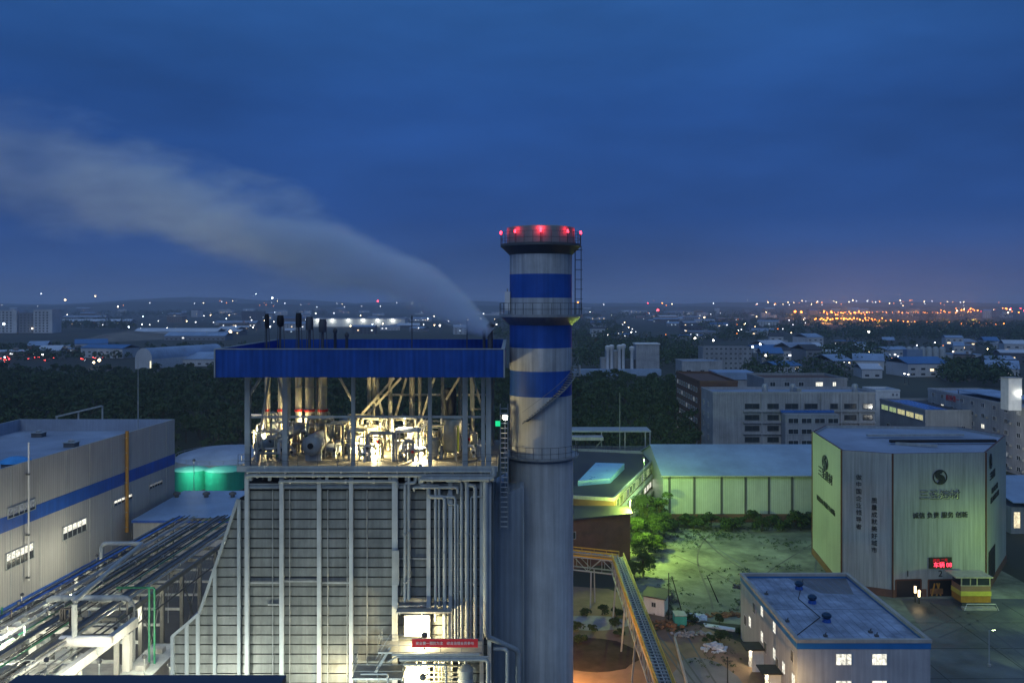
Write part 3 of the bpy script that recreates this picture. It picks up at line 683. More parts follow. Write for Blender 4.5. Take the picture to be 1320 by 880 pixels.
# vent pipes with silencers through the roof
lab = ['leftmost thin vent pipe with a narrow black silencer above the blue roof', 'vent pipe with a broad black silencer, second from left above the roof', 'vent pipe with a tall black silencer, third from left above the roof',
       'vent pipe with a wide grey silencer, fourth from left above the roof', 'rightmost vent pipe of the row with a pale grey silencer on the roof']
for i, (px, r_, sr, t0, t1, m_, mp_) in enumerate(((344, .17, .2, 406, 423, G['blackm'], 341), (361.5, .22, .32, 408, 421, G['blackm'], 358), (385, .3, .28, 405, 422, G['blackm'], 383), (399, .40, .34, 410, 425, G['darkgrey'], 403), (416, .38, .36, 413, 428, G['darkgrey'], 419))):
    D = 78; x = wx(px, D); t = thing('vent_pipe', lab[i], 'vent pipe', (x, D, DZ), 'vent pipes with silencers')
    g = MB(); g.lathe((x, D, DZ), [(r_, 0), (r_, RZ0 + .4 - DZ)], G['cream'], 18); g.lathe((x, D, RZ0 + .4), [(r_ * .3, 0), (r_ * .3, wz(t1, D) - RZ0 - .3)], G['darkgrey'], 10)
    for zz in (1.2, 3.4, 5.6): g.lathe((x, D, DZ + zz), [(r_ * 1.12, 0), (r_ * 1.12, .08)], G['steel'], 18)
    g.build('riser', t, smooth=True)
    g = MB(); g.lathe((x, D, wz(530, D)), [(r_ * 1.3, 0), (r_ * 1.3, .2)], G['red'], 18); g.build('red_collar', t)
    g = MB(); z0 = wz(t1, D); L = wz(t0, D) - z0; g.lathe((x, D, z0), [(r_ * .9, 0), (sr, .2), (sr, L - .15), (sr * .85, L), (sr * .85, L + .12)], m_, 18); g.build('silencer', t, smooth=True)
    g = MB(); z0 = RZ0 + .45
    for q in range(3): a = q * 2.09; g.tube([(x + sr * 1.3 * math.cos(a), D + sr * 1.3 * math.sin(a), z0), (x + sr * .9 * math.cos(a), D + sr * .9 * math.sin(a), wz(t1, D) + .2)], .035, G['darkgrey'], 5)
    g.build('bracing', t)
for (px, m_, r_, lb) in ((503, G['cream'], .2, 'plain cream pipe rising behind the crossed braces'), (482, G['cream'], .16, 'thin cream pipe rising left of the bright lamp'), (476, G['cream'], .2, 'reddish cream riser next to the thin cream pipe'), (531, G['cream'], .26, 'thick cream riser right of the bright lamp'), (541, G['cream'], .16, 'slim cream riser beside the thick cream one'), (593, G['cream'], .16, 'dull riser behind the broad upright tank'), (345, G['cream'], .26, 'pale tapering flue near the left roof column'), (410, G['cream'], .22, 'broad cream riser behind the black silencers')):
    D = 79.5; x = wx(px, D); g = MB(); g.lathe((x, D, DZ), [(r_, 0), (r_, RZ0 + .3 - DZ)], m_, 16)
    for zz in (1.5, 4.2): g.lathe((x, D, DZ + zz), [(r_ * 1.15, 0), (r_ * 1.15, .1)], G['steel'], 16)
    tag(g.build('riser_pipe', origin=(x, D, DZ), smooth=True), lb, 'pipe')
# small vents on the roof, the right one giving off the plume
for px, h_, lb in ((632, 2.2, 'short black vent at the roof edge giving off the steam'), (624, 1.6, 'low grey vent cap beside the steaming vent'), (602, 2.6, 'thin roof rod standing mid right on the blue roof'), (531, 2.9, 'thin roof rod standing in the middle of the blue roof'), (432, 1.7, 'stubby grey roof vent right of the silencers'), (447, 1.3, 'small dark roof vent right of the stubby one')):
    D = 80; x = wx(px, D); r_ = .25 if px in (632,) else (.14 if px in (624, 432, 447) else .05)
    g = MB(); g.lathe((x, D, RZ0 + .45), [(r_, 0), (r_, h_ + .8), (r_ * 1.5, h_ + .9), (r_ * 1.5, h_ + 1.1), (r_ * .3, h_ + 1.3)], G['darkgrey'], 12); tag(g.build('roof_vent', origin=(x, D, RZ0 + .45), smooth=True), lb, 'vent')

# ---------------- floodlights on the boiler
LAMPW = glow('lamp_lens_white', (1, .93, .72), 60)
LAMPG = glow('lamp_lens_green', (.8, 1, .45), 30)
def flood(pos, tgt, E, label, col=(1, .80, .40), lens=None, r_=.24, spot=False, post=None, pr=.05, group=None, size=R(120)):
    pos = Vector(pos); t = thing('floodlight', label, 'floodlight', tuple(pos if post is None else (pos.x, pos.y, post)), group)
    d = (Vector(tgt) - pos).normalized()
    g = MB(); g.lathe(pos - d * .22, [(r_ * .5, -.06), (r_ * .9, .0), (r_ * 1.15, .2)], G['darkgrey'], 12, axis=d); g.build('housing', t)
    g = MB(); g.lathe(pos - d * .02, [(r_, 0), (r_ * .8, .06), (.01, .09)], lens or LAMPW, 12, axis=d); g.build('lens', t)
    if post is not None:
        g = MB(); g.tube([(pos.x, pos.y, post), (pos.x, pos.y, pos.z - .1)], [pr * 1.3, pr], G['steel2'], 8); g.build('post', t)
    light(t, pos + d * .35, E, col, r_, spot=tgt if spot else None, size=size)
    return t
flood(P(521, 537, 74), P(490, 620, 75), 5600, 'glaring white floodlight on a post in the middle of the deck', post=DZ, spot=True, size=R(150))
flood(P(651, 538, 75), P(610, 600, 68), 700, 'glaring white floodlight on the corner between boiler and chimney', post=DZ - 5, spot=True, size=R(110))
flood(P(543, 578, 73.2), P(520, 600, 71), 3200, 'low deck lamp right of the small shelter', post=DZ)
flood(P(478, 580, 74.5), P(470, 600, 71), 3800, 'low deck lamp left of the small shelter', post=DZ)
flood(P(336, 566, 77), P(345, 540, 79), 2600, 'deck lamp shining up the leftmost risers', post=DZ)
flood(P(392, 556, 77), P(392, 530, 79), 1800, 'deck lamp at the foot of the silencer pipes', post=DZ)
flood(P(547, 818, 67.9), P(535, 808, 70), 1500, 'work lamp on the upper boiler platform', post=wz(838, 67.5))
flood(P(545, 872, 67.6), P(536, 866, 70), 1500, 'work lamp below the red banner', post=0)
flood(P(431, 889, 67.5), P(431, 850, 70), 600, 'work lamp at the frame bottom below the cladding', post=0)
flood(P(372, 930, 64), P(372, 800, 70), 1100, 'tall post lamp washing the foot of the boiler cladding', post=0, col=(.92, 1, .82), group='lamps at the boiler foot')
flood(P(250, 930, 64), P(270, 780, 70), 2300, 'tall post lamp washing the sloped inlet duct', post=0, col=(.96, 1, .84), group='lamps at the boiler foot')
flood(P(430, 1010, 60), P(470, 760, 70), 3300, 'tall post lamp farther out before the boiler', post=0, col=(.86, 1, .90), group='lamps at the boiler foot')

# ---------------- chimney
G['rail'] = mat('weathered_stair_steel', (.24, .27, .28), .6, .2, .2, .8)
SX, SY = 2.66, 79.0
def zc(py): return wz(py, SY)
ch = thing('chimney', 'tall round steel chimney with blue and white bands', 'chimney', (SX, SY, 0))
g = MB(); R1 = 2.88
prof = [(3.0, 0), (3.0, zc(590))]; g.lathe((SX, SY, 0), prof, G['stack'], 64); g.build('lower_shell', ch, smooth=True)
pr = [(R1, zc(590)), (R1, zc(508)), (R1, zc(476)), (R1, zc(447)), (R1, zc(414)), (R1, zc(402)), (R1, zc(384)), (R1, zc(354)), (R1, zc(318)), (R1 * 1.0, zc(296))]
g = MB(); g.lathe((SX, SY, 0), pr, G['stackw'], 64, ms=[G['stack'], G['bluep'], G['stackw'], G['bluep'], G['stackw'], G['stackw'], G['bluep'], G['stackw'], G['stack'], G['blackm']]); g.build('upper_shell', ch, smooth=True)
g = MB(); g.lathe((SX, SY, zc(316)), [(R1 + .02, 0), (R1 + .25, .1), (R1 + .25, 1.55), (R1 + .05, 1.62), (R1 - .3, 1.62), (R1 - .3, 1.3)], G['rail'], 64); g.build('crown_ring', ch, smooth=True)
def ringplat(z, ro, m, th=.3, rail=True, name='ring_platform', fasc=.0):
    g = MB(); g.lathe((SX, SY, z), [(R1 + .01, -.9 if fasc else -.2), (ro * .97, -th * .4), (ro, -th * .3), (ro, .08), (R1 + .01, .08)], m, 64); g.build(name, ch, smooth=True)
    if rail:
        g = MB(); k = 28
        for hh in (.55, 1.1):
            pts = [(SX + (ro - .06) * math.cos(2 * math.pi * i / 64), SY + (ro - .06) * math.sin(2 * math.pi * i / 64), z + hh) for i in range(65)]; g.tube(pts, .022, G['darkgrey'], 5, cap=False)
        for i in range(k): a = 2 * math.pi * i / k; p = (SX + (ro - .06) * math.cos(a), SY + (ro - .06) * math.sin(a)); g.tube([(*p, z), (*p, z + 1.1)], .022, G['darkgrey'], 5)
        g.build('guard_rail', ch)
ringplat(zc(316.5), 3.72, G['darkgrey'], .5, fasc=1)
ringplat(zc(406), 3.85, G['steel'], .5, fasc=1)
ringplat(zc(585), 3.5, G['steel'], .3)
g = MB(); n = 26                                        # spiral stair round the middle section
for i in range(n):
    t0 = i / n; a = R(-12) - t0 * R(108); z = zc(472) - t0 * (zc(472) - zc(540)); u = Vector((math.cos(a), math.sin(a), 0)); v = Vector((-u.y, u.x, 0)); c = Vector((SX, SY, z))
    a0 = c + u * (R1 + .02); a1 = c + u * (R1 + .62)
    g.hull8([a0 - v * .16, a1 - v * .16, a1 + v * .16, a0 + v * .16, a0 - v * .16 + Vector((0, 0, .06)), a1 - v * .16 + Vector((0, 0, .06)), a1 + v * .16 + Vector((0, 0, .06)), a0 + v * .16 + Vector((0, 0, .06))], G['rail'])
pts = [(SX + (R1 + .62) * math.cos(R(-12) - R(108) * i / n), SY + (R1 + .62) * math.sin(R(-12) - R(108) * i / n), zc(472) - (zc(472) - zc(540)) * i / n + 1) for i in range(n + 1)]
g.tube(pts, .02, G['rail'], 5); g.tube([(x, y, z - 1.0) for x, y, z in pts], .05, G['rail'], 5)
g.box(SX + R1, SX + R1 + .75, SY - 1.1, SY - .3, zc(484), zc(484) + .08, G['stackw']); g.box(SX + R1 + .6, SX + R1 + .72, SY - 1.1, SY - .3, zc(484), zc(470), G['stackw']); g.build('spiral_stair', ch)
g = MB(); lx = SX + R1 + .25                            # caged ladder between the platforms
for o_ in (0, .45): g.tube([(lx, SY - 1 + o_, zc(406)), (lx, SY - 1 + o_, zc(312))], .03, G['darkgrey'], 5)
for z in np.arange(zc(404), zc(314), .35): g.tube([(lx, SY - 1, z), (lx, SY - .55, z)], .018, G['darkgrey'], 4)
for z in np.arange(zc(398), zc(318), .9):
    g.tube([(lx, SY - 1.05, z), (lx + .55, SY - 1.1, z), (lx + .7, SY - .78, z), (lx + .55, SY - .45, z), (lx, SY - .5, z)], .02, G['darkgrey'], 4)
for y in (-1.1, -.45): g.tube([(lx + .55, SY + y, zc(400)), (lx + .55, SY + y, zc(318))], .02, G['darkgrey'], 4)
g.build('caged_ladder', ch)
g = MB(); g.box(SX - R1 - .45, SX - R1 + .05, SY - .9, SY - .2, zc(400), zc(376), G['white']); g.tube([(SX - R1 - .2, SY - .6, zc(400)), (SX - R1 - .2, SY - .6, zc(372))], .06, G['steel'], 6); g.build('sampling_cabinet', ch)
# red aviation lamps on the crown
REDL = glow('red_beacon_lens', (1, .02, .04), 16)
for i, (a, big, lb) in enumerate(((182, 0, 'red beacon at the far left of the chimney crown'), (226, 1, 'red beacon left of the middle on the chimney crown'), (268, 1, 'wide red beacon at the middle of the chimney crown'), (313, 1, 'red beacon right of the middle on the chimney crown'), (-4, 0, 'red beacon at the far right of the chimney crown'))):
    a = R(a); rr = 3.68 if not big else 3.42; x, y, z = SX + rr * math.cos(a), SY + rr * math.sin(a), zc(316) + (1.0 if not big else .95)
    t = thing('beacon', lb, 'beacon', (x, y, zc(316.5) + .08), 'red warning beacons on the chimney crown')
    g = MB(); g.tube([(x, y, zc(316.5) + .08), (x, y, z)], .04, G['darkgrey'], 6); g.build('stem', t)
    g = MB(); g.lathe((x, y, z), [(.07, 0), (.1, .05), (.1, .18), (.07, .26), (.02, .28)], REDL, 12); g.build('lens', t, smooth=True)
    light(t, (x - .1 * math.cos(a), y - .1 * math.sin(a), z + .36), (75 if a > R(250) and a < R(280) else 14) if big else 16, (1, .02, .03), .1)
# breeching duct between boiler and chimney
g = MB(); x0, x1, xm = BX1 + .13, 1.05, .7
zl, zr = wz(646, 74), wz(628, 74)
vs = [(x0, 74.0, 8), (x1, 74.0, 8), (x1, 74.0, zr), (xm, 74.0, zr), (x0, 74.0, zl)]; vb = [(x, 84.0, z) for x, _, z in vs]
g.poly(vs, G['duct']); g.poly(vb[::-1], G['duct'])
for q in range(5): g.poly([vs[q], vb[q], vb[(q + 1) % 5], vs[(q + 1) % 5]], G['duct'])
for x in (x0 + .05, x1 - .05): g.box(x - .06, x + .06, 73.9, 74.0, 8, zl - .1, G['steel2'])
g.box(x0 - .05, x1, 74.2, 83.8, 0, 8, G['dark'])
tag(g.build('flue_duct', origin=(-.2, 79, 0)), 'smooth blue grey flue duct joining the boiler side to the chimney', 'duct')
# ladder tower with green sign right of the deck
t = thing('ladder_tower', 'slim caged ladder tower with a green sign at the right deck corner', 'ladder tower', (-.7, 73.5, DZ - 6))
g = MB()
for x in (-1.0, -.35):
    for y in (73.0, 73.8): g.beam((x, y, DZ - 6), (x, y, DZ + 4.6), .09, .09, G['steel2'])
for z in np.arange(DZ - 5.8, DZ + 4.4, .42): g.beam((-1.0, 73.0, z), (-.35, 73.0, z), .05, .07, G['white'])
g.build('ladder_frame', t)
g = MB(); z = wz(549, 73); g.box(-1.42, -1.02, 72.9, 72.98, z, z + .45, glow('green_sign_light', (.02, .9, .35), .9)); g.build('exit_sign', t)
# side walkway at the left of the deck
t = thing('side_walkway', 'sloping steel walkway leaving the left end of the deck', 'walkway', (wx(300, 76), 78, DZ - 2))
a, b = Vector((BX0 - .5, 77, DZ - .1)), Vector((BX0 - 3.6, 82, DZ - 2.3))
g = MB(); g.beam(a, b, 1.2, .12, G['steel']); g.build('tread_way', t)
off = (b - a).cross(Vector((0, 0, 1))).normalized() * .58
railing(t, [a + off, b + off], m=G['white']); railing(t, [a - off, b - off], m=G['white'])
g = MB(); g.beam((b.x, b.y, b.z), (b.x, b.y, 0), .25, .25, G['steel2']); g.build('support_post', t)
# ================================================================ turbine hall on the left
HT = 23.9
def hx(D): return -81 + .073 * (D - 135)
ha = thing('turbine_hall', 'long grey clad hall with a blue stripe along its wall', 'industrial hall', (hx(150), 150, 0))
D0, D1 = 96.0, 194.0
g = MB(); Lw = -112
vs = [(Lw, D0), (hx(D0), D0), (hx(D1), D1), (Lw, D1)]
g.prism(vs, 0, HT - 2.6, G['hall'], G['roofg']); g.build('wall', ha)
g = MB(); th = .35                                                       # parapet ring, cladding outside and pale lining inside
ring_in = [(Lw + th, D0 + th), (hx(D0) - th, D0 + th), (hx(D1) - th, D1 - th), (Lw + th, D1 - th)]
lin = mat('parapet_lining', (.30, .36, .46), .7, 0, .15, .15, streak=.2)
for i in range(4):
    a, b = vs[i], vs[(i + 1) % 4]; c, d = ring_in[i], ring_in[(i + 1) % 4]
    z0, z1 = HT - 2.6, HT
    g.poly([(*a, z0), (*b, z0), (*b, z1), (*a, z1)], G['hall']); g.poly([(*d, z0), (*c, z0), (*c, z1), (*d, z1)], lin)
    g.poly([(*a, z1), (*b, z1), (*d, z1), (*c, z1)], G['steel2'])
g.build('parapet', ha)
def wallq(mb, Da, Db, z0, z1, off, m, th=.05):
    a, b = (hx(Da), Da), (hx(Db), Db)
    mb.hull8([(a[0], a[1], z0), (b[0], b[1], z0), (b[0] + off, b[1], z0), (a[0] + off, a[1], z0), (a[0], a[1], z1), (b[0], b[1], z1), (b[0] + off, b[1], z1), (a[0] + off, a[1], z1)], m)
g = MB(); wallq(g, D0, D1, 13.7, 16.1, .06, G['bluep']); g.build('blue_stripe', ha)
g = MB(); wallq(g, D0, D1, 0, 1.7, .08, G['bluep']); g.build('plinth_stripe', ha)
g = MB()
for D in np.arange(D0 + 4, D1, 7.5): wallq(g, D, D + .12, 1.7, HT, .05, G['steel2'])
g.build('panel_joint', ha)
def hD(px): return -90.855 / ((px - 660) / 1100 - .073)
hu = Vector((.073, 1, 0)).normalized()
for k, (pa, pb, ya, yb, ln) in enumerate(((9, 45, 643, 668, 1), (7, 43, 697, 735, 1), (80, 111, 666, 697, 1), (146, 170, 637, 651, 1), (192, 209, 618, 630, 1))):
    Da, Db = hD(pa), hD(pb); zt = wz(ya + (2 if k else 0), (Da + Db) / 2 ); Dm = (Da + Db) / 2
    zt, zb = wz((ya + yb) / 2 - (yb - ya) * .28, Dm), wz((ya + yb) / 2 + (yb - ya) * .28, Dm)
    L = (Vector((hx(Db), Db, 0)) - Vector((hx(Da), Da, 0))).length; p = (hx(Da) + .0, Da, 0); nn = 5 if k != 1 else 6
    g = MB(); n = hu.cross(Vector((0, 0, 1)))
    def bb(a_, b_, c_, d_, e0, e1, mm):
        P0 = Vector(p); q = [P0 + hu * a_ + n * e0, P0 + hu * b_ + n * e0, P0 + hu * b_ + n * e1, P0 + hu * a_ + n * e1]
        g.hull8([Vector((t.x, t.y, c_)) for t in q] + [Vector((t.x, t.y, d_)) for t in q], mm)
    e0 = .07
    bb(0, L, zb, zb + .1, .01, .2, G['steel2']); bb(0, L, zt - .1, zt, .01, .2, G['steel2']); bb(0, .1, zb, zt, .01, .2, G['steel2']); bb(L - .1, L, zb, zt, .01, .2, G['steel2'])
    hm = zb + (zt - zb) * (.52 if k else .3)
    for j in range(nn): bb(.14 + (L - .2) * j / nn, (L - .2) * (j + 1) / nn, hm, zt - .12, .02, .08, COOL if k not in (0, 4) else DIMW)
    bb(.1, L - .1, zb + .1, hm - .04, .02, .07, G['glass'])
    for j in range(1, nn): bb(.1 + (L - .2) * j / nn - .04, .1 + (L - .2) * j / nn + .04, zb + .1, zt - .1, .02, .14, G['steel2'])
    g.build('window_strip', ha)
g = MB(); D = hD(161) ; g.tube([(hx(D) + .45, D, 4), (hx(D) + .45, D, HT + .5)], .34, G['orange'], 12)
for z in np.arange(5, HT, 3): g.box(hx(D), hx(D) + .6, D - .4, D + .4, z, z + .1, G['steel2'])
g.build('ochre_downpipe', ha)
g = MB(); D = hD(38) - 1; x = hx(D) + .5; g.tube([(x, D, wz(748, D)), (x, D, wz(570, D))], .13, G['white'], 8)
for py in (612, 745, 690): z = wz(py, D); g.box(x - .4, x + .18, D - .18, D + .18, z, z + .3, G['darkgrey'])
g.build('mast', ha)
t = thing('roof_cowl', 'round bright blue roof cowl on a dark base on the hall roof', 'roof vent', (wx(22, 150), 150, HT - 2.6))
x = wx(20, 148); g = MB(); g.lathe((x, 148, HT - 2.6), [(2.2, 0), (2.2, 1.2), (1.9, 1.4)], G['darkgrey'], 20); g.build('cowl_base', t)
g = MB(); g.lathe((x, 148, HT - 1.2), [(2.6, 0), (2.4, .3), (1.2, .8), (.1, .95)], mat('cyan_cowl', (.04, .28, .62), .4), 20); g.build('cowl_cap', t, smooth=True)
D = 190; o = MB(); o.tube([(wx(178, D), D, HT - 2.6), (wx(178, D), D, wz(468, D))], [.13, .06], G['steel2'], 8); o.lathe((wx(178, D), D, HT - 2.6), [(.4, 0), (.4, .3), (.15, .5)], G['steel2'], 8)
tag(o.build('antenna_mast', origin=(wx(178, D), D, HT - 2.6)), 'tall thin mast standing at the far corner of the hall roof', 'mast')
for i, (px, D, lb) in enumerate(((50, 185, 'dark roof fan box near the left of the hall roof'), (92, 172, 'low roof hatch in the middle of the hall roof'))):
    x = wx(px, D); g = MB(); g.box(x - 1.1, x + 1.1, D - 1, D + 1, HT - 2.6, HT - 1.7, G['darkgrey']); g.box(x - 1.3, x + 1.3, D - 1.2, D + 1.2, HT - 1.7, HT - 1.6, G['steel2']); g.lathe((x, D, HT - 1.6), [(.6, 0), (.6, .3), (.1, .5)], G['steel'], 12)
    tag(g.build('roof_box', origin=(x, D, HT - 2.6)), lb, 'roof vent')
t = thing('rear_gantry', 'thin sloping steel gantry showing just behind the hall roof', 'gantry', (-104, 200, 0))
g = MB(); g.beam((wx(72, 200), 200, wz(537, 200)), (wx(131, 200), 200, wz(523, 200)), .35, .4, G['steel2']); g.build('beam', t)
for px, py in ((72, 537), (100, 530), (131, 523)): g = MB(); g.beam((wx(px, 200), 200.4, 0), (wx(px, 200), 200.4, wz(py, 200)), .3, .3, G['steel2']); g.build('post', t)
# outdoor lamp wash on the hall wall
for k, D in enumerate((128, 148)):
    x = hx(D) + 8
    flood((x, D, 6.5), (hx(D), D + 4, 6), 4600 - 1800 * k, ['yard lamp lighting the hall wall at the left edge', 'yard lamp lighting the hall wall beside the pipe rack'][k], post=0, pr=.07, col=(1, .93, .66))

# low blue roofed house behind the rack
t = thing('low_blue_shed', 'low building with pale blue roof between hall and boiler', 'shed', (-60, 182, 0))
g = MB(); g.prism([(-75.5, 170), (wx(318, 170), 170), (wx(322, 196), 196), (-75.5, 196)], 0, 6.6, G['greyw']); g.build('wall', t)
g = MB(); g.prism([(-75.6, 169.5), (wx(318, 170) + .5, 169.5), (wx(322, 196) + .5, 196.5), (-75.6, 196.5)], 6.6, 7.1, G['bluep'], G['roofb']); g.build('roof', t)
for i, px in enumerate((228, 266, 300)):
    x = wx(px, 190); g = MB(); g.lathe((x, 190, 7.1), [(.5, 0), (.5, .5), (.85, .6), (.8, 1.0), (.1, 1.3)], G['darkgrey'], 10); tag(g.build('turbine_vent', origin=(x, 190, 7.1)), ['left', 'middle', 'right'][i] + ' one of three round vents on the low blue shed roof', 'roof vent', 'vents on the low blue shed')
# green tanks
for i, (px, r_) in enumerate(((246, 4.5), (290, 5.2))):
    D = 232; x = wx(px, D); t = thing('green_tank', ['round green storage tank partly hidden by the hall corner', 'round green storage tank nearest the boiler'][i], 'tank', (x, D, 0), 'green storage tanks')
    g = MB(); z1 = wz(604.5, D); g.lathe((x, D, 0), [(r_, 0), (r_, z1)], G['tankg'], 32); g.build('shell', t, smooth=True)
    g = MB(); g.lathe((x, D, z1), [(r_ * 1.02, 0), (r_ * .97, .12), (r_ * .5, .6), (.1, .8)], G['tanktop'], 32); g.build('roof', t, smooth=True)
flood(P(250, 593, 223), P(262, 610, 231), 5200, 'bright lamp on a pole above the green tanks', post=0, pr=.09, col=(.85, 1, .8), r_=.35)
D = 262; x = wx(292, D); t = thing('storage_tank', 'large pale blue domed storage tank behind the green tanks', 'tank', (x, D, 0))
g = MB(); g.lathe((x, D, 0), [(15, 0), (15, wz(588, D))], G['steel2'], 40); g.build('shell', t, smooth=True)
g = MB(); g.lathe((x, D, wz(588, D)), [(15.1, 0), (14, .8), (10, 2.0), (5, 2.8), (.1, 3.0)], G['roofg'], 40); g.build('dome', t, smooth=True)
g = MB(); 
for q in range(24): a = q / 24 * 6.283; g.tube([(x + 14.8 * math.cos(a), D + 14.8 * math.sin(a), wz(588, D)), (x + 14.8 * math.cos(a), D + 14.8 * math.sin(a), wz(588, D) + 1.2)], .05, G['steel'], 4)
g.tube([(x + 14.8 * math.cos(q / 24 * 6.283), D + 14.8 * math.sin(q / 24 * 6.283), wz(588, D) + 1.2) for q in range(25)], .06, G['steel'], 4); g.build('guard_rail', t)

# ================================================================ pipe rack, running away to the right of the hall
def rx(X, D): return X + (D - 80) * .055          # all of it leans to the same far point as the hall wall
rk = thing('pipe_rack', 'long steel pipe rack between the hall and the boiler', 'pipe rack', (-55, 112, 0))
RZ = 12.0
G['rackm'] = mat('weathered_rack_steel', (.16, .17, .17), .6, .3, .25, .6, streak=.2)
whitest = mat('white_rack_steel', (.42, .44, .44), .55, 0, .15, .4, streak=.25)
for X in (-64.5, -57, -49.5):
    g = MB(); g.beam((rx(X, 104), 104, RZ - .45), (rx(X, 152), 152, RZ - .45), .35, .6, G['rackm']); g.build('girder', rk)
for D in np.arange(104, 153, 6):
    g = MB(); g.beam((rx(-64.5, D), D, RZ - .3), (rx(-49.5, D), D, RZ - .3), .3, .5, G['rackm']); g.build('cross_beam', rk)
    for X in (-64.5, -49.5):
        g = MB(); g.beam((rx(X, D), D, 0), (rx(X, D), D, RZ - .8), .5, .5, whitest if D < 108 else G['rackm']); g.build('column', rk)
    g = MB(); g.beam((rx(-49.5, D), D, 6.5), (rx(-64.5, D), D, 6.5), .25, .35, G['steel2']); g.build('tie_beam', rk)
for a, b in ((110, 116), (122, 128), (134, 140), (146, 152)):
    g = MB(); g.beam((rx(-49.5, a), a, .3), (rx(-49.5, b), b, RZ - 1), .16, .16, G['darkgrey']); g.beam((rx(-49.5, b), b, .3), (rx(-49.5, a), a, RZ - 1), .16, .16, G['darkgrey']); g.build('brace', rk)
g = MB()
for D in np.arange(104, 152, 1.5): g.beam((rx(-49.2, D), D, RZ - 2.6), (rx(-49.2, D + 1.5), D + 1.5, RZ - .8), .07, .07, G['darkgrey'])
g.beam((rx(-49.2, 104), 104, RZ - 2.6), (rx(-49.2, 152), 152, RZ - 2.6), .16, .16, G['darkgrey']); g.build('side_truss', rk)
# pipes and trays lying along the rack
pm = [G['steel'], G['darkgrey'], G['rackm'], G['steel2'], G['blackm'], G['greenp'], G['rackm'], G['blackm'], G['steel']]
X = -64.0; k = 0
while X < -50.2:
    r_ = random.choice((.05, .07, .09, .12, .2, .06)); a = random.choice((86, 92, 98, 104, 104, 108, 112)); b = random.choice((152, 152, 150, 146)); z = RZ + r_ + random.choice((0, 0, .35))
    g = MB(); g.tube([(rx(X, a), a, z), (rx(X, b), b, z)], r_, pm[k % 9], 8)
    for D in np.arange(a + 2, b, 9): g.lathe((rx(X, D), D, z), [(r_ * 1.35, 0), (r_ * 1.35, .1)], G['steel'], 8, axis=(.055, 1, 0))
    g.build('rack_pipe', rk, smooth=True); X += r_ * 2 + random.uniform(.1, .5); k += 1
for X, m_ in ((-62.2, G['solar']), (-55.4, G['darkgrey']), (-51.3, G['darkgrey'])):
    g = MB(); a, b = 90, 151
    z = RZ + .55; g.poly([(rx(X, a) - .45, a, z), (rx(X, a) + .45, a, z), (rx(X, b) + .45, b, z), (rx(X, b) - .45, b, z)], m_)
    for o_ in (-.45, .45): g.beam((rx(X, a) + o_, a, z + .08), (rx(X, b) + o_, b, z + .08), .05, .16, G['rackm'])
    for D in np.arange(a, b, 2.2): g.beam((rx(X, D) - .5, D, z - .05), (rx(X, D) + .5, D, z - .05), .1, .08, G['steel2'])
    for D in np.arange(a, b, 6): g.beam((rx(X, D), D, RZ - .1), (rx(X, D), D, z), .1, .1, G['steel2'])
    g.build('cable_tray', rk)
# lower near portion of the rack with heavy white frames
for X in (-66, -59.5, -48.2):
    g = MB(); g.beam((rx(X, 60), 60, 10.6), (rx(X, 106), 106, 10.6), .7, 1.1, whitest); g.build('near_girder', rk)
for D in (72, 82, 93, 104):
    g = MB(); g.beam((rx(-66, D), D, 10.4), (rx(-48.2, D), D, 10.4), .5, .8, whitest); g.build('near_cross_beam', rk)
    for X in (-59.5, -48.2):
        g = MB(); g.beam((rx(X, D), D, 0), (rx(X, D), D, 10), .85, .85, whitest); g.build('near_column', rk)
for i in range(18):
    X = -65.5 + i * .95 + random.uniform(-.2, .2); r_ = random.choice((.07, .12, .16, .1)); g = MB(); a = 62; b = random.choice((103, 106, 98, 104))
    g.pipe([(rx(X, a), a, 11.4), (rx(X, b), b, 11.4), (rx(X, b), b, RZ + .2 + random.choice((0, .9)))], r_, pm[(i + 3) % 9], 8); g.build('rack_pipe', rk, smooth=True)
for X in (-63, -52.5):
    g = MB(); 
    for o_ in (-.5, .5): g.beam((rx(X, 62) + o_, 62, 11.6), (rx(X, 103) + o_, 103, 11.6), .06, .25, G['darkgrey'])
    for D in np.arange(62, 103, .9): g.beam((rx(X, D) - .5, D, 11.55), (rx(X, D) + .5, D, 11.55), .06, .06, G['darkgrey'])
    g.build('cable_ladder', rk)
# big lagged lines rising above the rack
g = MB(); D = 108; g.pipe([P(60, 850, D), P(60, 771, D), P(170, 771, D), P(170, 900, D)], .42, G['steel2'], 14, bend=1.2); g.build('header_line', rk, smooth=True)
g = MB(); D = 126; g.pipe([P(131, 742, D), P(131, 700, D), P(184, 700, D), P(152, 726, 113), P(96, 774, 96), P(96, 850, 96)], .3, G['steel2'], 12, bend=.8); g.build('expansion_loop', rk, smooth=True)
g = MB(); D = 106
for o_ in (-.35, 0.3): g.pipe([P(150, 757, D) + Vector((0, 0, 0)), P(196, 757, D) + Vector((o_, 0, 0)), P(196, 890, D) + Vector((o_, 0, 0))], .13, G['greenp'], 8)
g.build('green_line', rk, smooth=True)
g = MB()
for i in range(3): g.pipe([P(84 - i * 3, 800, 100), P(84 - i * 3, 784, 100), P(96 - i * 3, 784, 100), P(96 - i * 3, 812, 100)], .12, G['blackm'], 8)
g.build('black_loop', rk, smooth=True)
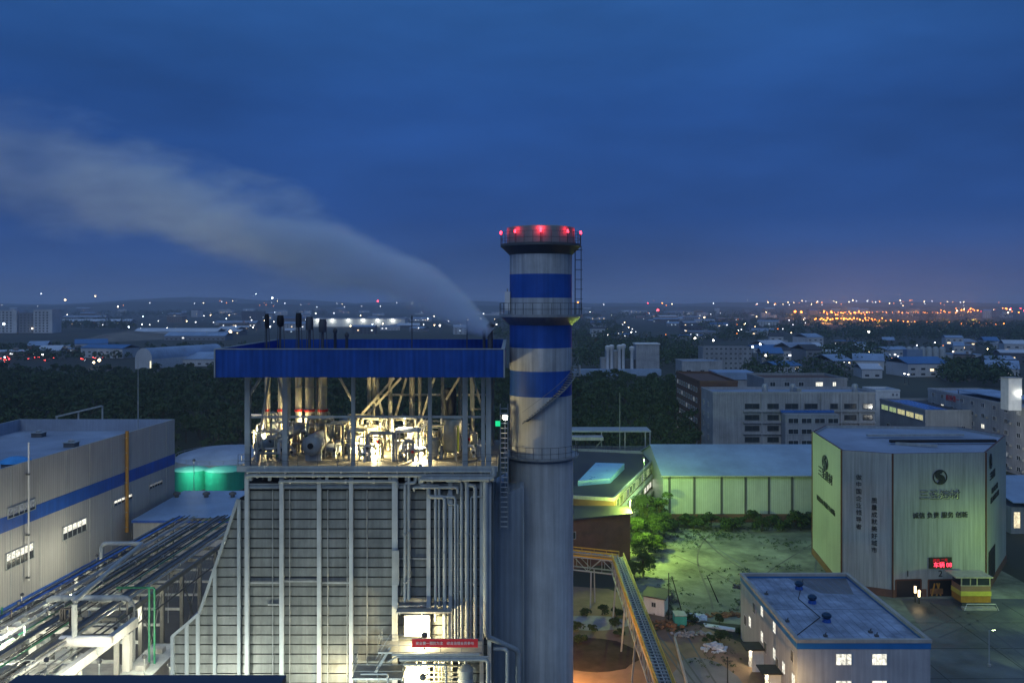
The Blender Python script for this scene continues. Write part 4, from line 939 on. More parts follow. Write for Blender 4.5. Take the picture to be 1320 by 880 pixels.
# low equipment under the rack, lit from inside
for (x0, x1, y0, y1, z1, m_, nm, lb, ct) in ((-60, -53, 76, 90, 6.2, G['white'], 'switchroom', 'low white block house lit brightly beneath the pipe rack', 'block house'), (-47.0, -43.5, 92, 112, 5.2, G['conc'], 'pump_house', 'narrow concrete pump house beside the rack columns', 'pump house'), (-74, -68, 84, 120, 5.5, G['greyw'], 'lean_to', 'low grey lean-to along the foot of the hall wall', 'lean-to')):
    t = thing(nm, lb, ct, ((x0 + x1) / 2, (y0 + y1) / 2, 0)); g = MB(); g.box(x0, x1, y0, y1, 0, z1, m_); g.build('wall', t)
    g = MB(); g.box(x0 - .25, x1 + .25, y0 - .25, y1 + .25, z1, z1 + .22, G['steel2'])
    for q in range(4): yy = y0 + (y1 - y0) * (q + .5) / 4; g.box((x0 + x1) / 2 - .6, (x0 + x1) / 2 + .6, yy - .6, yy + .6, z1 + .22, z1 + .8, G['steel'])
    g.build('roof', t)
    wins(t, (x0, y0, 0), (1, 0, 0), [(.6, 1.8), (2.3, 3.1)], [(2.2, 3.4)])
t = vessel('lagged_drum', 'thick white horizontal drum under the near rack frame', 'drum', P(110, 826, 96), .62, 5.5, (1, 0, 0), G['white'])
for i, (px, py, D, E, lb) in enumerate(((60, 850, 84, 5200, 'lamp under the near end of the pipe rack'), (128, 852, 90, 3000, 'lamp beneath the thick white drum'), (186, 846, 100, 2600, 'lamp beside the green standpipe'), (165, 800, 108, 1200, 'lamp under the lagged header line'), (20, 820, 96, 4200, 'lamp between hall and rack at the left edge'))):
    flood(P(px, py, D), P(px - 14, py + 40, D + 4), E, lb, post=0, col=(1, .92, .66))
for i, (X, D, E) in enumerate(((-60, 98, 2400), (-57, 110, 1600), (-62, 120, 900), (-54, 134, 120))):
    flood((X, D, 9.2), (X, D + 1, 12), E, ['first', 'second', 'third', 'fourth'][i] + ' of the upward lamps inside the pipe rack, counted from the near end', post=0, col=(1, .94, .7), group='lamps inside the pipe rack')
flood((wx(214, 96), 97, 9), (wx(214, 96) - 1, 101, 0), 1500, 'ground lamp between rack and sloped duct', post=0, col=(1, .85, .5))
# roof edge of the building the camera looks over
t = thing('near_building', 'dark flat roof edge crossing the lower left foreground', 'building', (-9, 17, 0))
g = MB(); g.box(wx(20, 20), wx(366, 20), 13, 20, 0, 41.0, G['greyw']); g.build('wall', t)
g = MB(); g.box(wx(19, 20), wx(366.5, 20), 19.4, 20.15, 41.0, wz(873, 20), mat('dark_coping', (.035, .05, .08), .6, 0, .15, .5)); g.build('coping', t)
# ================================================================ right side: batching tower with lettering
TP = 24.5
A, B, Cc, Dd, E5, Eb, Ab = (60.2, 171.0), (57.6, 149.2), (65.0, 145.7), (81.6, 146.9), (96.1, 166.0), (93, 178), (66, 180)
bt = thing('batching_tower', 'tall pale clad tower with round emblem and dark lettering', 'tower', (74, 160, 0))
poly_ = [B, Cc, Dd, E5, Eb, Ab, A]
siloD = mat('silo_cladding_front', (.40, .45, .44), .5, .05, .12, .07, streak=.42, corr='X', period=.9, bump=.08)
g = MB()
for a, b in zip(poly_, poly_[1:] + poly_[:1]):
    m_ = G['siloy'] if (a, b) in ((A, B),) else siloD
    g.poly([(*a, 0), (*b, 0), (*b, TP), (*a, TP)], m_)
g.build('wall', bt)
cen = Vector((75, 162, 0)); inn = [tuple((Vector((*p, 0)) * .975 + cen * .025).xy) for p in poly_]
g = MB()
for i in range(7):
    a, b = poly_[i], poly_[(i + 1) % 7]; c, d = inn[i], inn[(i + 1) % 7]
    g.poly([(*a, TP), (*b, TP), (*d, TP), (*c, TP)], G['brownt']); g.poly([(*d, TP - .5), (*c, TP - .5), (*c, TP), (*d, TP)], G['steel2'])
g.build('parapet', bt)
g = MB(); g.poly([(x, y, TP - .5) for x, y in inn], G['roofg']); g.build('roof', bt)
g = MB(); g.beam((71, 158, TP - .25), (77, 154.4, TP - .1), .3, .5, G['steel2']); g.beam((70.2, 158.4, TP + .1), (90, 158.9, TP + .1), .9, .5, G['blackm']); g.beam((69, 165.8, TP + .05), (88, 166.5, TP + .05), .8, .4, G['steel2']); g.build('roof_gutter', bt)  # the black beam paints the ridge shadow across the roof
g = MB()
for p in (B, Cc, Dd, A): g.tube([(*p, 0), (*p, TP + .02)], .17, G['brownt'], 6)
g.build('corner_trim', bt)
for a, b in ((A, B), (B, Cc), (Cc, Dd), (Dd, E5)):
    u = (Vector((*b, 0)) - Vector((*a, 0))).normalized(); n = u.cross(Vector((0, 0, 1))) * .12; L = (Vector((*b, 0)) - Vector((*a, 0))).length
    for s0, s1 in ([(0, L)] if (a, b) != (Cc, Dd) else [(0, .5), (4.95, 5.95), (10.5, L)]):
        g = MB()
        p0 = Vector((*a, 0)) + u * s0; p1 = Vector((*a, 0)) + u * s1
        g.hull8([p0, p1, p1 + n, p0 + n, p0 + Vector((0, 0, 1.3)), p1 + Vector((0, 0, 1.3)), p1 + n + Vector((0, 0, 1.3)), p0 + n + Vector((0, 0, 1.3))], G['brick']); g.build('plinth', bt)
uF = (Vector((*Dd, 0)) - Vector((*Cc, 0))).normalized(); nF = uF.cross(Vector((0, 0, 1))); uG = (Vector((*Cc, 0)) - Vector((*B, 0))).normalized(); nG = uG.cross(Vector((0, 0, 1)))
def onF(px, py, off=.06):   # point on the front face under a given photo column/row
    r_ = (px - 660) / 1100; a = Vector((*Cc, 0)); s_ = (r_ * a.y - a.x) / (uF.x - r_ * uF.y); p = a + uF * s_; return Vector((p.x, p.y, wz(py, p.y))) + nF * off
def onG(px, py, off=.06):
    r_ = (px - 660) / 1100; a = Vector((*B, 0)); s_ = (r_ * a.y - a.x) / (uG.x - r_ * uG.y); p = a + uG * s_; return Vector((p.x, p.y, wz(py, p.y))) + nG * off
def gate(pa, pb, nm_in):
    g = MB(); a, b = onF(pa, 747, .03), onF(pb, 747, .03); zt = a.z
    g.hull8([Vector((q.x, q.y, z)) for z in (0, zt) for q in (a, b, b + nF * .03, a + nF * .03)], G['blackm'])  # black slab paints the unlit interior of the open gate
    for q in (a, b): g.beam((q.x, q.y, 0), (q.x, q.y, zt), .22, .22, G['brownt'])
    g.beam(Vector((a.x, a.y, zt)), Vector((b.x, b.y, zt)), .22, .22, G['brownt'])
    if nm_in: 
        for t_ in (.12, .3, .46): q = a.lerp(b, t_) + nF * .07; g.beam((q.x, q.y, .1), (q.x + (.5 if t_ < .4 else -.7), q.y, zt * .8), .25, .05, G['orange'])
        q = a.lerp(b, .25) + nF * .08; g.beam((q.x - .9, q.y, .9), (q.x + 1.3, q.y, .9), .1, .9, G['wood'])
    g.build('gate', bt)
gate(1154.5, 1187, 0); gate(1196.5, 1231, 1)
text('1', onF(1170, 739), uF, 1.5, G['letter'], bt); text('2', onF(1212, 739), uF, 1.5, G['letter'], bt)
g = MB(); a, b = onF(1197, 718, .04), onF(1226, 718, .04); z0 = onF(1197, 732).z
g.hull8([Vector((q.x, q.y, z)) for z in (z0, a.z) for q in (a, b, b + nF * .2, a + nF * .2)], G['blackm']); sg = g.build('display_board', bt)
REDT = glow('red_led', (1, .04, .08), 4)
text('进站 二号', onF(1211, 721.5, .26), uF, .62, glow('dim_red_led', (.6, .02, .03), .8), bt, name='led_text'); text('车辆 08', onF(1214, 727.5, .27), uF, 1.0, REDT, bt, name='led_text', ext=.02)
def emblem(p, u, R_, par, m=G['letter'], sx=1.0):
    u = Vector(u).normalized(); z = Vector((0, 0, 1)); n = u.cross(z); g = MB(); k = 40
    q = lambda a, b, o: p + u * a * sx + z * b + n * o
    for i in range(k):
        a0, a1 = 2 * math.pi * i / k, 2 * math.pi * (i + 1) / k
        P4 = [(math.cos(a0) * R_, math.sin(a0) * R_), (math.cos(a1) * R_, math.sin(a1) * R_), (math.cos(a1) * R_ * .86, math.sin(a1) * R_ * .86), (math.cos(a0) * R_ * .86, math.sin(a0) * R_ * .86)]
        g.hull8([q(x, y, 0) for x, y in P4] + [q(x, y, .07) for x, y in P4], m)
    pts = []                                   # the fat S between two pale lobes
    for i in range(25):
        t = i / 24
        a = R(60) + t * R(210) if t < .5 else None
        if t <= .5: an = R(50) + (t / .5) * R(220); pts.append((math.cos(an) * R_ * .36, R_ * .40 + math.sin(an) * R_ * .40, R_ * (.26 + .2 * t)))
        else: an = R(90) - ((t - .5) / .5) * R(220); pts.append((math.cos(an) * R_ * .36, -R_ * .40 + math.sin(an) * R_ * .40, R_ * (.26 + .2 * (1 - t))))
    for (x0, y0, w0), (x1, y1, w1) in zip(pts, pts[1:]):
        d = Vector((x1 - x0, y1 - y0)); 
        if d.length < 1e-6: continue
        d.normalize(); e_ = Vector((-d.y, d.x)); ex = d * R_ * .06
        P4 = [(x0 - e_.x * w0 - ex.x, y0 - e_.y * w0 - ex.y), (x1 - e_.x * w1 + ex.x, y1 - e_.y * w1 + ex.y), (x1 + e_.x * w1 + ex.x, y1 + e_.y * w1 + ex.y), (x0 + e_.x * w0 - ex.x, y0 + e_.y * w0 - ex.y)]
        P4 = [tuple(Vector(v_) * min(1, R_ * .93 / max(Vector(v_).length, 1e-6))) for v_ in P4]
        g.hull8([q(x, y, .002 * len(g.f) / 60) for x, y in P4] + [q(x, y, .06 + .0003 * len(g.f)) for x, y in P4], m)
    g.build('emblem', par)
emblem(onF(1211.5, 614.5), uF, 1.28, bt)
text('三圣建材', onF(1211.4, 638), uF, 1.75, G['letter'], bt, ext=.05, sx=1.05); text('三圣建材', onF(1210.6, 637.3, .16), uF, 1.7, G['chrome'], bt, ext=.02, sx=1.05)  # dark copy behind is the painted shadow of the bright letters
text('诚信 负责 服务 创新', onF(1212, 664), uF, 1.12, G['letter'], bt, ext=.06)
text('做中国企业领导者', onG(1107, 647), uG, 1.0, G['letter'], bt, vertical=1.22, ext=.05)
text('质量成就美好城市', onG(1127, 677), uG, 1.0, G['letter'], bt, vertical=1.22, ext=.05)
uL = (Vector((*B, 0)) - Vector((*A, 0))).normalized(); nL = uL.cross(Vector((0, 0, 1)))
def onL(px, py, off=.06):
    r_ = (px - 660) / 1100; a = Vector((*A, 0)); s_ = (r_ * a.y - a.x) / (uL.x - r_ * uL.y); p = a + uL * s_; return Vector((p.x, p.y, wz(py, p.y))) + nL * off
emblem(onL(1064, 596), uL, 1.4, bt, sx=1.6); text('三圣建材', onL(1064, 613), uL, 2.1, G['letter'], bt, ext=.06, sx=1.3); text('诚信负责服务创新', onL(1064.5, 651), uL, 1.1, G['letter'], bt, ext=.05, sx=1.6)
uR = (Vector((*E5, 0)) - Vector((*Dd, 0))).normalized(); nR = uR.cross(Vector((0, 0, 1)))
def onR(px, py, off=.06):
    r_ = (px - 660) / 1100; a = Vector((*Dd, 0)); s_ = (r_ * a.y - a.x) / (uR.x - r_ * uR.y); p = a + uR * s_; return Vector((p.x, p.y, wz(py, p.y))) + nR * off
emblem(onR(1276.5, 594), uR, 1.35, bt); text('三圣建材', onR(1279, 612), uR, 1.5, G['letter'], bt, ext=.06); text('绿色 环保 节能', onR(1282, 629), uR, 1.1, G['letter'], bt, ext=.05); text('诚信 负责 服务 创新', onR(1282, 640), uR, 1.1, G['letter'], bt, ext=.05)
g = MB(); a, b = onR(1274, 712, .03), onR(1282, 712, .03); g.hull8([Vector((q.x, q.y, z)) for z in (0, a.z) for q in (a, b, b + nR * .08, a + nR * .08)], G['blackm']); g.build('side_door', bt)
# control booth in front of gate 2
bx0, bx1 = wx(1233, 142), wx(1271, 142)
t = thing('control_booth', 'small glazed booth with yellow and brown bands by the tower gate', 'booth', ((bx0 + bx1) / 2, 142, 0))
g = MB(); g.box(bx0, bx1, 140.6, 143.6, .9, 2.0, G['orange']); g.box(bx0 - .06, bx1 + .06, 140.5, 143.66, 2.0, 2.75, mat('booth_yellow', (.62, .58, .10), .5)); g.box(bx0, bx1, 140.6, 143.6, 2.75, 3.6, mat('booth_brown', (.30, .19, .12), .6)); g.build('wall', t)
g = MB(); g.box(bx0 + .1, bx1 - .1, 140.7, 143.5, 3.6, 5.0, G['glass']); g.build('glazing', t)
g = MB()
for x in (bx0 + .05, bx0 + 1.5, bx1 - 2.3, bx1 - .2): g.box(x, x + .16, 140.62, 140.78, 3.6, 5.0, G['cream'])
g.box(bx0, bx1, 140.6, 140.8, 3.6, 3.72, G['cream']); g.build('window_frame', t)
g = MB(); g.box(bx0 - 1.0, bx1 + .2, 140.2, 143.9, 5.0, 5.2, G['cream']); g.build('roof', t)
g = MB(); g.box(bx0 + .3, bx1 - .3, 140.9, 143.4, 0, .9, G['darkgrey']); g.box(bx0 - .1, bx1 + .4, 139.4, 140.5, .0, .35, G['conc']); g.tube([(bx0 - .1, 139.3, .05), (bx0 + .3, 139.3, 1.1), (bx1 + .1, 139.3, 1.1), (bx1 + .6, 139.3, .05)], .06, G['white'], 6); g.build('base', t)
# two glowing strips standing in for a vehicle's headlights at gate 1
for i, (px, py) in enumerate(((1180, 760), (1185, 765))):
    p = P(px, py, 143.2 - i * .6); t = thing('gate_lamp', ['taller left glowing strip lamp in the first gate', 'right glowing strip lamp in the first gate'][i], 'lamp', (p.x, p.y, 0))
    g = MB(); g.box(p.x - .08, p.x + .08, p.y, p.y + .12, 0, p.z - .5, G['blackm']); g.build('post', t)
    g = MB(); g.box(p.x - .14, p.x + .14, p.y - .04, p.y + .16, p.z - .5, p.z + .6, glow('strip_lamp', (1, .75, .4), 6)); g.build('tube_light', t)
    light(t, (p.x, p.y - .4, p.z), 25, (1, .7, .35), .1)
# pole lamps of the yard (greenish discharge light)
def polelamp(x, y, h, tgt, E, label, col=(.72, 1, .28), lens=None, arm=.9):
    t = thing('yard_lamp', label, 'pole lamp', (x, y, 0)); g = MB(); g.tube([(x, y, 0), (x, y, h)], [.11, .06], G['steel2'], 8); g.lathe((x, y, 0), [(.25, 0), (.25, .3), (.1, .4)], G['conc'], 8); g.build('post', t)
    d = (Vector(tgt) - Vector((x, y, h))); d.z = 0; d.normalize(); q = Vector((x, y, h)) + d * arm
    g = MB(); g.tube([(x, y, h - .1), q], .035, G['steel2'], 6); g.beam(q, q + d * .55, .3, .14, G['darkgrey']); g.build('lamp_arm', t)
    g = MB(); g.beam(q + d * .05 - Vector((0, 0, .1)), q + d * .5 - Vector((0, 0, .1)), .22, .05, lens or LAMPG); g.build('lens', t)
    light(t, q + d * .6 - Vector((0, 0, .3)), E, col, .2, spot=tgt, size=R(150)); return t
polelamp(wx(1275, 118), 118, wz(812, 118), (90, 130, 0), 0.01 + 500, 'slim pole lamp on the asphalt right of the office block', arm=.7)
polelamp(89, 131, 8, (81, 145, 1), 5200, 'pole lamp just outside the frame lighting the tower corner green', col=(.62, 1, .16))

# ---------------------------------------------------------------- long shed with green lit panels
sh = thing('panelled_shed', 'long shed with pale blue roof and pale panels between dark posts', 'shed', (52, 205, 0))
SLx, SRx, Sy = wx(855, 196), 84.0, 196.0
ze, zr_ = 10.6, 15.1
g = MB(); g.box(SLx, SRx, Sy + .2, 228, 0, ze, G['shedp']); g.build('wall', sh)
g = MB(); z0 = 1.9
pxs = [863, 895, 930, 961, 991, 1021, 1051, 1082, 1113]
for a, b in zip(pxs, pxs[1:]): g = MB(); g.box(wx(a, Sy) + .25, wx(b, Sy) - .25, Sy, Sy + .19, z0, ze - .35, G['shedp']); g.build('wall_panel', sh)
for p_ in pxs: g = MB(); g.box(wx(p_, Sy) - .24, wx(p_, Sy) + .24, Sy - .12, Sy + .18, 0, ze - .2, G['darkgrey']); g.build('post', sh)
g = MB(); g.box(SLx, SRx, Sy - .14, Sy + .19, 0, z0 - .05, G['brick']); g.build('plinth', sh)
g = MB(); ex = .5
for (y0, za, y1, zb) in ((Sy - .7, ze, 212, zr_), (212, zr_, 228.6, ze)):
    g.hull8([(SLx - ex, y0, za), (SRx + ex, y0, za), (SRx + ex, y1, zb), (SLx - ex, y1, zb), (SLx - ex, y0, za + .16), (SRx + ex, y0, za + .16), (SRx + ex, y1, zb + .16), (SLx - ex, y1, zb + .16)], G['roofb'])
g.poly([(SLx, Sy + .2, ze), (SLx, 228, ze), (SLx, 212, zr_)], G['shedp']); g.box(SLx - .6, SRx + .6, Sy - .86, Sy - .7, ze - .05, ze + .22, G['steel2']); g.build('roof', sh)

# ---------------------------------------------------------------- office block with blue band
G['lap'] = mat('roof_lap', (.20, .26, .35), .8)
ob = thing('office_block', 'small office block with blue band, lit windows and flat blue roof', 'office block', (42, 115, 0))
OX0, OX1, OX2, OY0, OY1, OT = 34.3, 50.3, 50.1, 102.6, 128.0, 9.5
g = MB(); g.box(OX0, OX1, OY0, OY1, 0, OT - .5, mat('office_wall', (.36, .40, .46), .8, 0, .12, .2, streak=.3, bump=.1)); g.build('wall', ob)
g = MB(); b_ = mat('azure_band', (.02, .15, .42), .5, 0, .1, .4)
for (x0, x1, y0, y1) in ((OX0 - .06, OX1 + .06, OY0 - .06, OY0 + .25), (OX0 - .06, OX1 + .06, OY1 - .25, OY1 + .06), (OX0 - .06, OX0 + .25, OY0 + .25, OY1 - .25), (OX1 - .25, OX1 + .06, OY0 + .25, OY1 - .25)): g.box(x0, x1, y0, y1, OT - .9, OT - .15, b_)
g.build('blue_band', ob)
g = MB()
for (x0, x1, y0, y1) in ((OX0 - .15, OX1 + .15, OY0 - .15, OY0 + .35), (OX0 - .15, OX1 + .15, OY1 - .35, OY1 + .15), (OX0 - .15, OX0 + .35, OY0 + .35, OY1 - .35), (OX1 - .35, OX1 + .15, OY0 + .35, OY1 - .35)): g.box(x0, x1, y0, y1, OT - .15, OT + .25, G['conc'])
g.build('coping', ob)
g = MB(); g.poly([(OX0 + .3, OY0 + .3, OT - .45), (OX1 - .3, OY0 + .3, OT - .45), (OX1 - .3, OY1 - .3, OT - .45), (OX0 + .3, OY1 - .3, OT - .45)], mat('office_roof_membrane', (.27, .34, .46), .75, 0, .45, .35, bump=.25))
g.poly([(OX0 + 7, OY1 - .4, OT - .44), (OX0 + 9.5, OY1 - 7, OT - .44), (OX1 - 2, OY1 - 7.5, OT - .44), (OX1 - .4, OY1 - .4, OT - .44)], mat('damp_membrane', (.13, .14, .16), .5, 0, .3, .4)); g.build('roof', ob)
g = MB()
for x in np.arange(OX0 + 1.4, OX1 - 1, 1.05): g.box(x, x + .05, OY0 + .4, OY1 - .4, OT - .43, OT - .41, G['lap'])
g.box(OX0 + .4, OX1 - .4, OY0 + 12, OY0 + 12.06, OT - .42, OT - .395, G['lap']); g.tube([(OX0 + 1, OY0 + 3, OT - .38), (OX0 + 6, OY0 + 9, OT - .38), (OX0 + 5.5, OY0 + 16, OT - .38), (OX0 + 9, OY1 - 1, OT - .38)], .05, G['blackm'], 5)
g.build('roof_laps', ob)
fx = lambda px, D: wx(px, D) - OX0
wins(ob, (OX0, OY0, 0), (1, 0, 0), [(fx(1077, OY0), fx(1098, OY0)), (fx(1123.5, OY0), fx(1143.5, OY0))], [(wz(891, OY0), wz(876, OY0)), (wz(857, OY0), wz(841.5, OY0))], lit=lambda i, j: COOL, mull=2)
def lside(px, py): D = OX0 * 1100 / (px - 660); return D, wz(py, D)
wl = [(967, 801), (982.5, 787), (982.5, 820), (998.5, 808), (998.5, 842), (1010.5, 860), (1023, 875)]
wdd = 1.2; 
for px, py in wl:
    D, z = lside(px, py); wins(ob, (OX0, D + wdd / 2, 0), (0, -1, 0), [(0, wdd)], [(z - .75, z + .75)], lit=lambda i, j: COOL, mull=1)
for dd, z in ((105, 7.0), (116, 3.6), (111, 3.6), (121.5, 7.0), (126, 3.6)): wins(ob, (OX0, dd, 0), (0, -1, 0), [(0, wdd)], [(z - .75, z + .75)], mull=1)
for i, (px, py) in enumerate(((1030, 757), (1047, 775), (1065.5, 799))):
    D = gd(py + 2, OT - .45); x = wx(px, D); t = thing('turbine_vent', ['farthest', 'middle', 'nearest'][i] + ' dark turbine vent on the office block roof', 'roof vent', (x, D, OT - .44), 'turbine vents on the office roof')
    g = MB(); g.lathe((x, D, OT - .44), [(.55, 0), (.5, .4), (.35, .45)], G['bluep'], 14); g.build('collar', t); g = MB(); g.lathe((x, D, OT), [(.4, 0), (.62, .25), (.62, .5), (.3, .75), (.05, .8)], mat('dark_blue_metal', (.02, .06, .12), .35, .6), 14); g.build('vent_head', t)
for i, (px, py) in enumerate(((988, 766), (1130, 820), (1064, 820), (1122, 815), (1015, 801))):
    D = gd(py, OT - .45); x = wx(px, D); g = MB(); g.box(x - .22, x + .22, D - .2, D + .2, OT - .44, OT - .2, G['darkgrey']); g.tube([(x, D, OT - .2), (x + .1, D, OT + .1)], .06, G['darkgrey'], 6); tag(g.build('roof_outlet', origin=(x, D, OT - .44)), 'small dark pipe outlet on the office block roof', 'outlet', 'small outlets on the office roof')
# lit side doors with dark canopies
for i, (px, py, w_) in enumerate(((957, 838, 1.9), (975, 868, 1.6))):
    D = 117 - i * 7.5; t = thing('entrance_porch', ['lit porch with dark canopy at the far end of the office side wall', 'second lit porch nearer along the office side wall'][i], 'porch', (OX0 - 1.4, D, 0))
    g = MB(); g.box(OX0 - 2.6, OX0 - .01, D - 1.4, D + 1.4, 3.1, 3.25, G['blackm']); g.build('canopy', t)
    g = MB(); g.box(OX0 - 1.6, OX0 - .02, D - .9, D - .75, 0, 3.1, G['white']); g.box(OX0 - 1.6, OX0 - .02, D + .75, D + .9, 0, 3.1, G['white']); g.build('side_wall', t)
    g = MB(); g.box(OX0 - 1.5, OX0 - .9, D - .2, D + .2, 2.95, 3.08, LAMPW); g.build('ceiling_lamp', t)
    light(t, (OX0 - 1.2, D - .1, 2.7), 260, (1, .80, .5), .15)
flood((32, 100, 5), (29, 101, 0), 1700, 'warm lamp lighting the dirt beside the office block', post=0, col=(1, .62, .25))
flood((6.2, 111, 5.0), (14, 116, 0), 7500, 'warm sodium lamp over the dirt road by the bridge', post=0, col=(1, .50, .16))  # added lamp, kept out of view behind the chimney to warm the dirt

# ---------------------------------------------------------------- brown brick building
bb_ = thing('brick_block', 'brown brick block with strip windows and lit upper floor', 'building', (24, 195, 0))
BT = 11.0
p1, p2 = (20.6, 172.0), (39.3, 225.0); back = [(12, 232), (6, 176)]
g = MB(); g.prism([p1, p2, back[0], back[1]], 0, BT - .6, G['brick'], G['roofd']); g.build('wall', bb_)
u = (Vector((*p2, 0)) - Vector((*p1, 0))).normalized(); n = u.cross(Vector((0, 0, 1))); L = 56.2
def strip(z0, z1, m_, o0=.0, o1=.35, s0=0, s1=L):
    a = Vector((*p1, 0)) + u * s0; b = Vector((*p1, 0)) + u * s1
    g.hull8([Vector((q.x, q.y, z)) for z in (z0, z1) for q in (a + n * o0, b + n * o0, b + n * o1, a + n * o1)], m_)
g = MB(); strip(BT - .6, BT + .1, G['greyw'], -.3, .1); strip(7.2, 8.0, G['whitem'], .01, .9); strip(3.6, 4.4, G['whitem'], .01, .9); strip(0, .6, G['conc'], .01, .2); g.build('balcony_band', bb_)
g = MB(); ed = [p1, p2] + back
for i in (1, 2, 3):
    a, b = ed[i], ed[(i + 1) % 4]; g.beam((*a, BT - .3), (*b, BT - .3), .35, .7, G['greyw'])
g.build('parapet', bb_)
wins(bb_, (*p1, 0), u, [(2 + i * 3.35, 4.6 + i * 3.35) for i in range(16)], [(1.1, 3.2), (4.9, 7.0), (8.4, 10.2)], lit=lambda i, j: (COOL if (j == 1 and i in (9, 10, 11, 12)) else (GREENW if (i * 7 + j * 3) % 4 == 0 and j else DIMW if (i + j) % 5 == 0 else None)), d=.08)
t = thing('skylight', 'pale blue sloping skylight on the dark brick block roof', 'skylight', (20, 196, BT - .6))
g = MB(); a = [P(745, 611, 186), P(787, 611, 189), P(805, 600, 205), P(768, 598, 206)]
g.hull8([(v_.x, v_.y, BT - .6) for v_ in a] + [(v_.x, v_.y, BT + .5 + .3 * (i > 1)) for i, v_ in enumerate(a)], mat('sky_blue_skylight', (.22, .42, .68), .35, 0, .08, .3, spec=.6)); g.build('skylight_sheet', t)
# lower front wing of brick
fb = thing('brick_annex', 'low brown brick annex with sloping dark roof behind the chimney', 'building', (17, 164, 0))
g = MB(); g.prism([(8, 160), (wx(812, 168) - .2, 166), (wx(812, 168) - .2, 171.5), (6.5, 171.5)], 0, 9.2, G['brick'], G['roofd']); g.build('wall', fb)
g = MB(); g.prism([(7.4, 159.5), (wx(812, 168) + .2, 165.5), (wx(812, 168) + .2, 171.7), (5.9, 171.7)], 9.2, 9.5, G['roofd']); g.build('roof', fb)
u2 = (Vector((wx(812, 168) - .2, 166, 0)) - Vector((8, 160, 0))).normalized()
wins(fb, (8, 160, 0), u2, [(3.2, 4.4), (.8, 2.0)], [(2.0, 3.4), (5.6, 7.0)], lit=lambda i, j: None)
flood(P(812, 646, 168), P(900, 680, 168), 20000, 'green yellow floodlight on the corner of the brick annex', col=(.70, 1, .14), lens=glow('lime_lens', (.85, 1, .3), 70), r_=.32, post=9.4)
flood(P(830, 590, 186), P(900, 640, 190), 9000, 'green yellow lamp on a tall pole before the brick block', col=(.55, 1, .30), lens=glow('lime_lens_small', (.8, 1, .2), 40), r_=.34, post=0)
# steel canopy frame behind and thin mast
t = thing('steel_canopy', 'flat white steel canopy on thin posts behind the brick block', 'canopy', (28, 240, 0))
z = wz(554, 240); g = MB(); g.box(wx(720, 240), wx(838, 240), 238, 246, z - .3, z, G['steel2']); g.build('canopy_roof', t)
for px in (775, 805, 831, 837): g = MB(); g.beam((wx(px, 240) - .1, 238.3, 0), (wx(px, 240) - .1, 238.3, z - .3), .28, .28, G['whitem']); g.build('post', t)
g = MB(); g.box(wx(720, 236), wx(777, 236), 234, 238, wz(566, 236), wz(562, 236), G['whitem']); g.beam(P(776, 567, 236), P(742, 606, 236), .25, .25, G['whitem']); g.beam(P(742, 567, 236), P(745, 600, 236), .25, .25, G['whitem']); g.build('lower_frame', t)
g = MB(); x = wx(799, 232); g.tube([(x, 232, 0), (x, 232, wz(506, 232))], [.16, .05], G['steel2'], 7); g.lathe((x, 232, 0), [(.5, 0), (.5, .4), (.2, .5)], G['conc'], 8); tag(g.build('lightning_mast', origin=(x, 232, 0)), 'tall thin mast rising in front of the wood right of the chimney', 'mast')
# low wall and yard edge behind the shed
t = thing('boundary_wall', 'long pale boundary wall between shed roof and the wood', 'wall', (50, 246, 0)); g = MB(); g.box(wx(700, 250), 100, 250, 250.4, 0, wz(576, 250), G['whitem']); g.box(wx(700, 250), 100, 249.9, 250.5, wz(576, 250), wz(576, 250) + .15, G['conc']); g.build('wall_face', t)

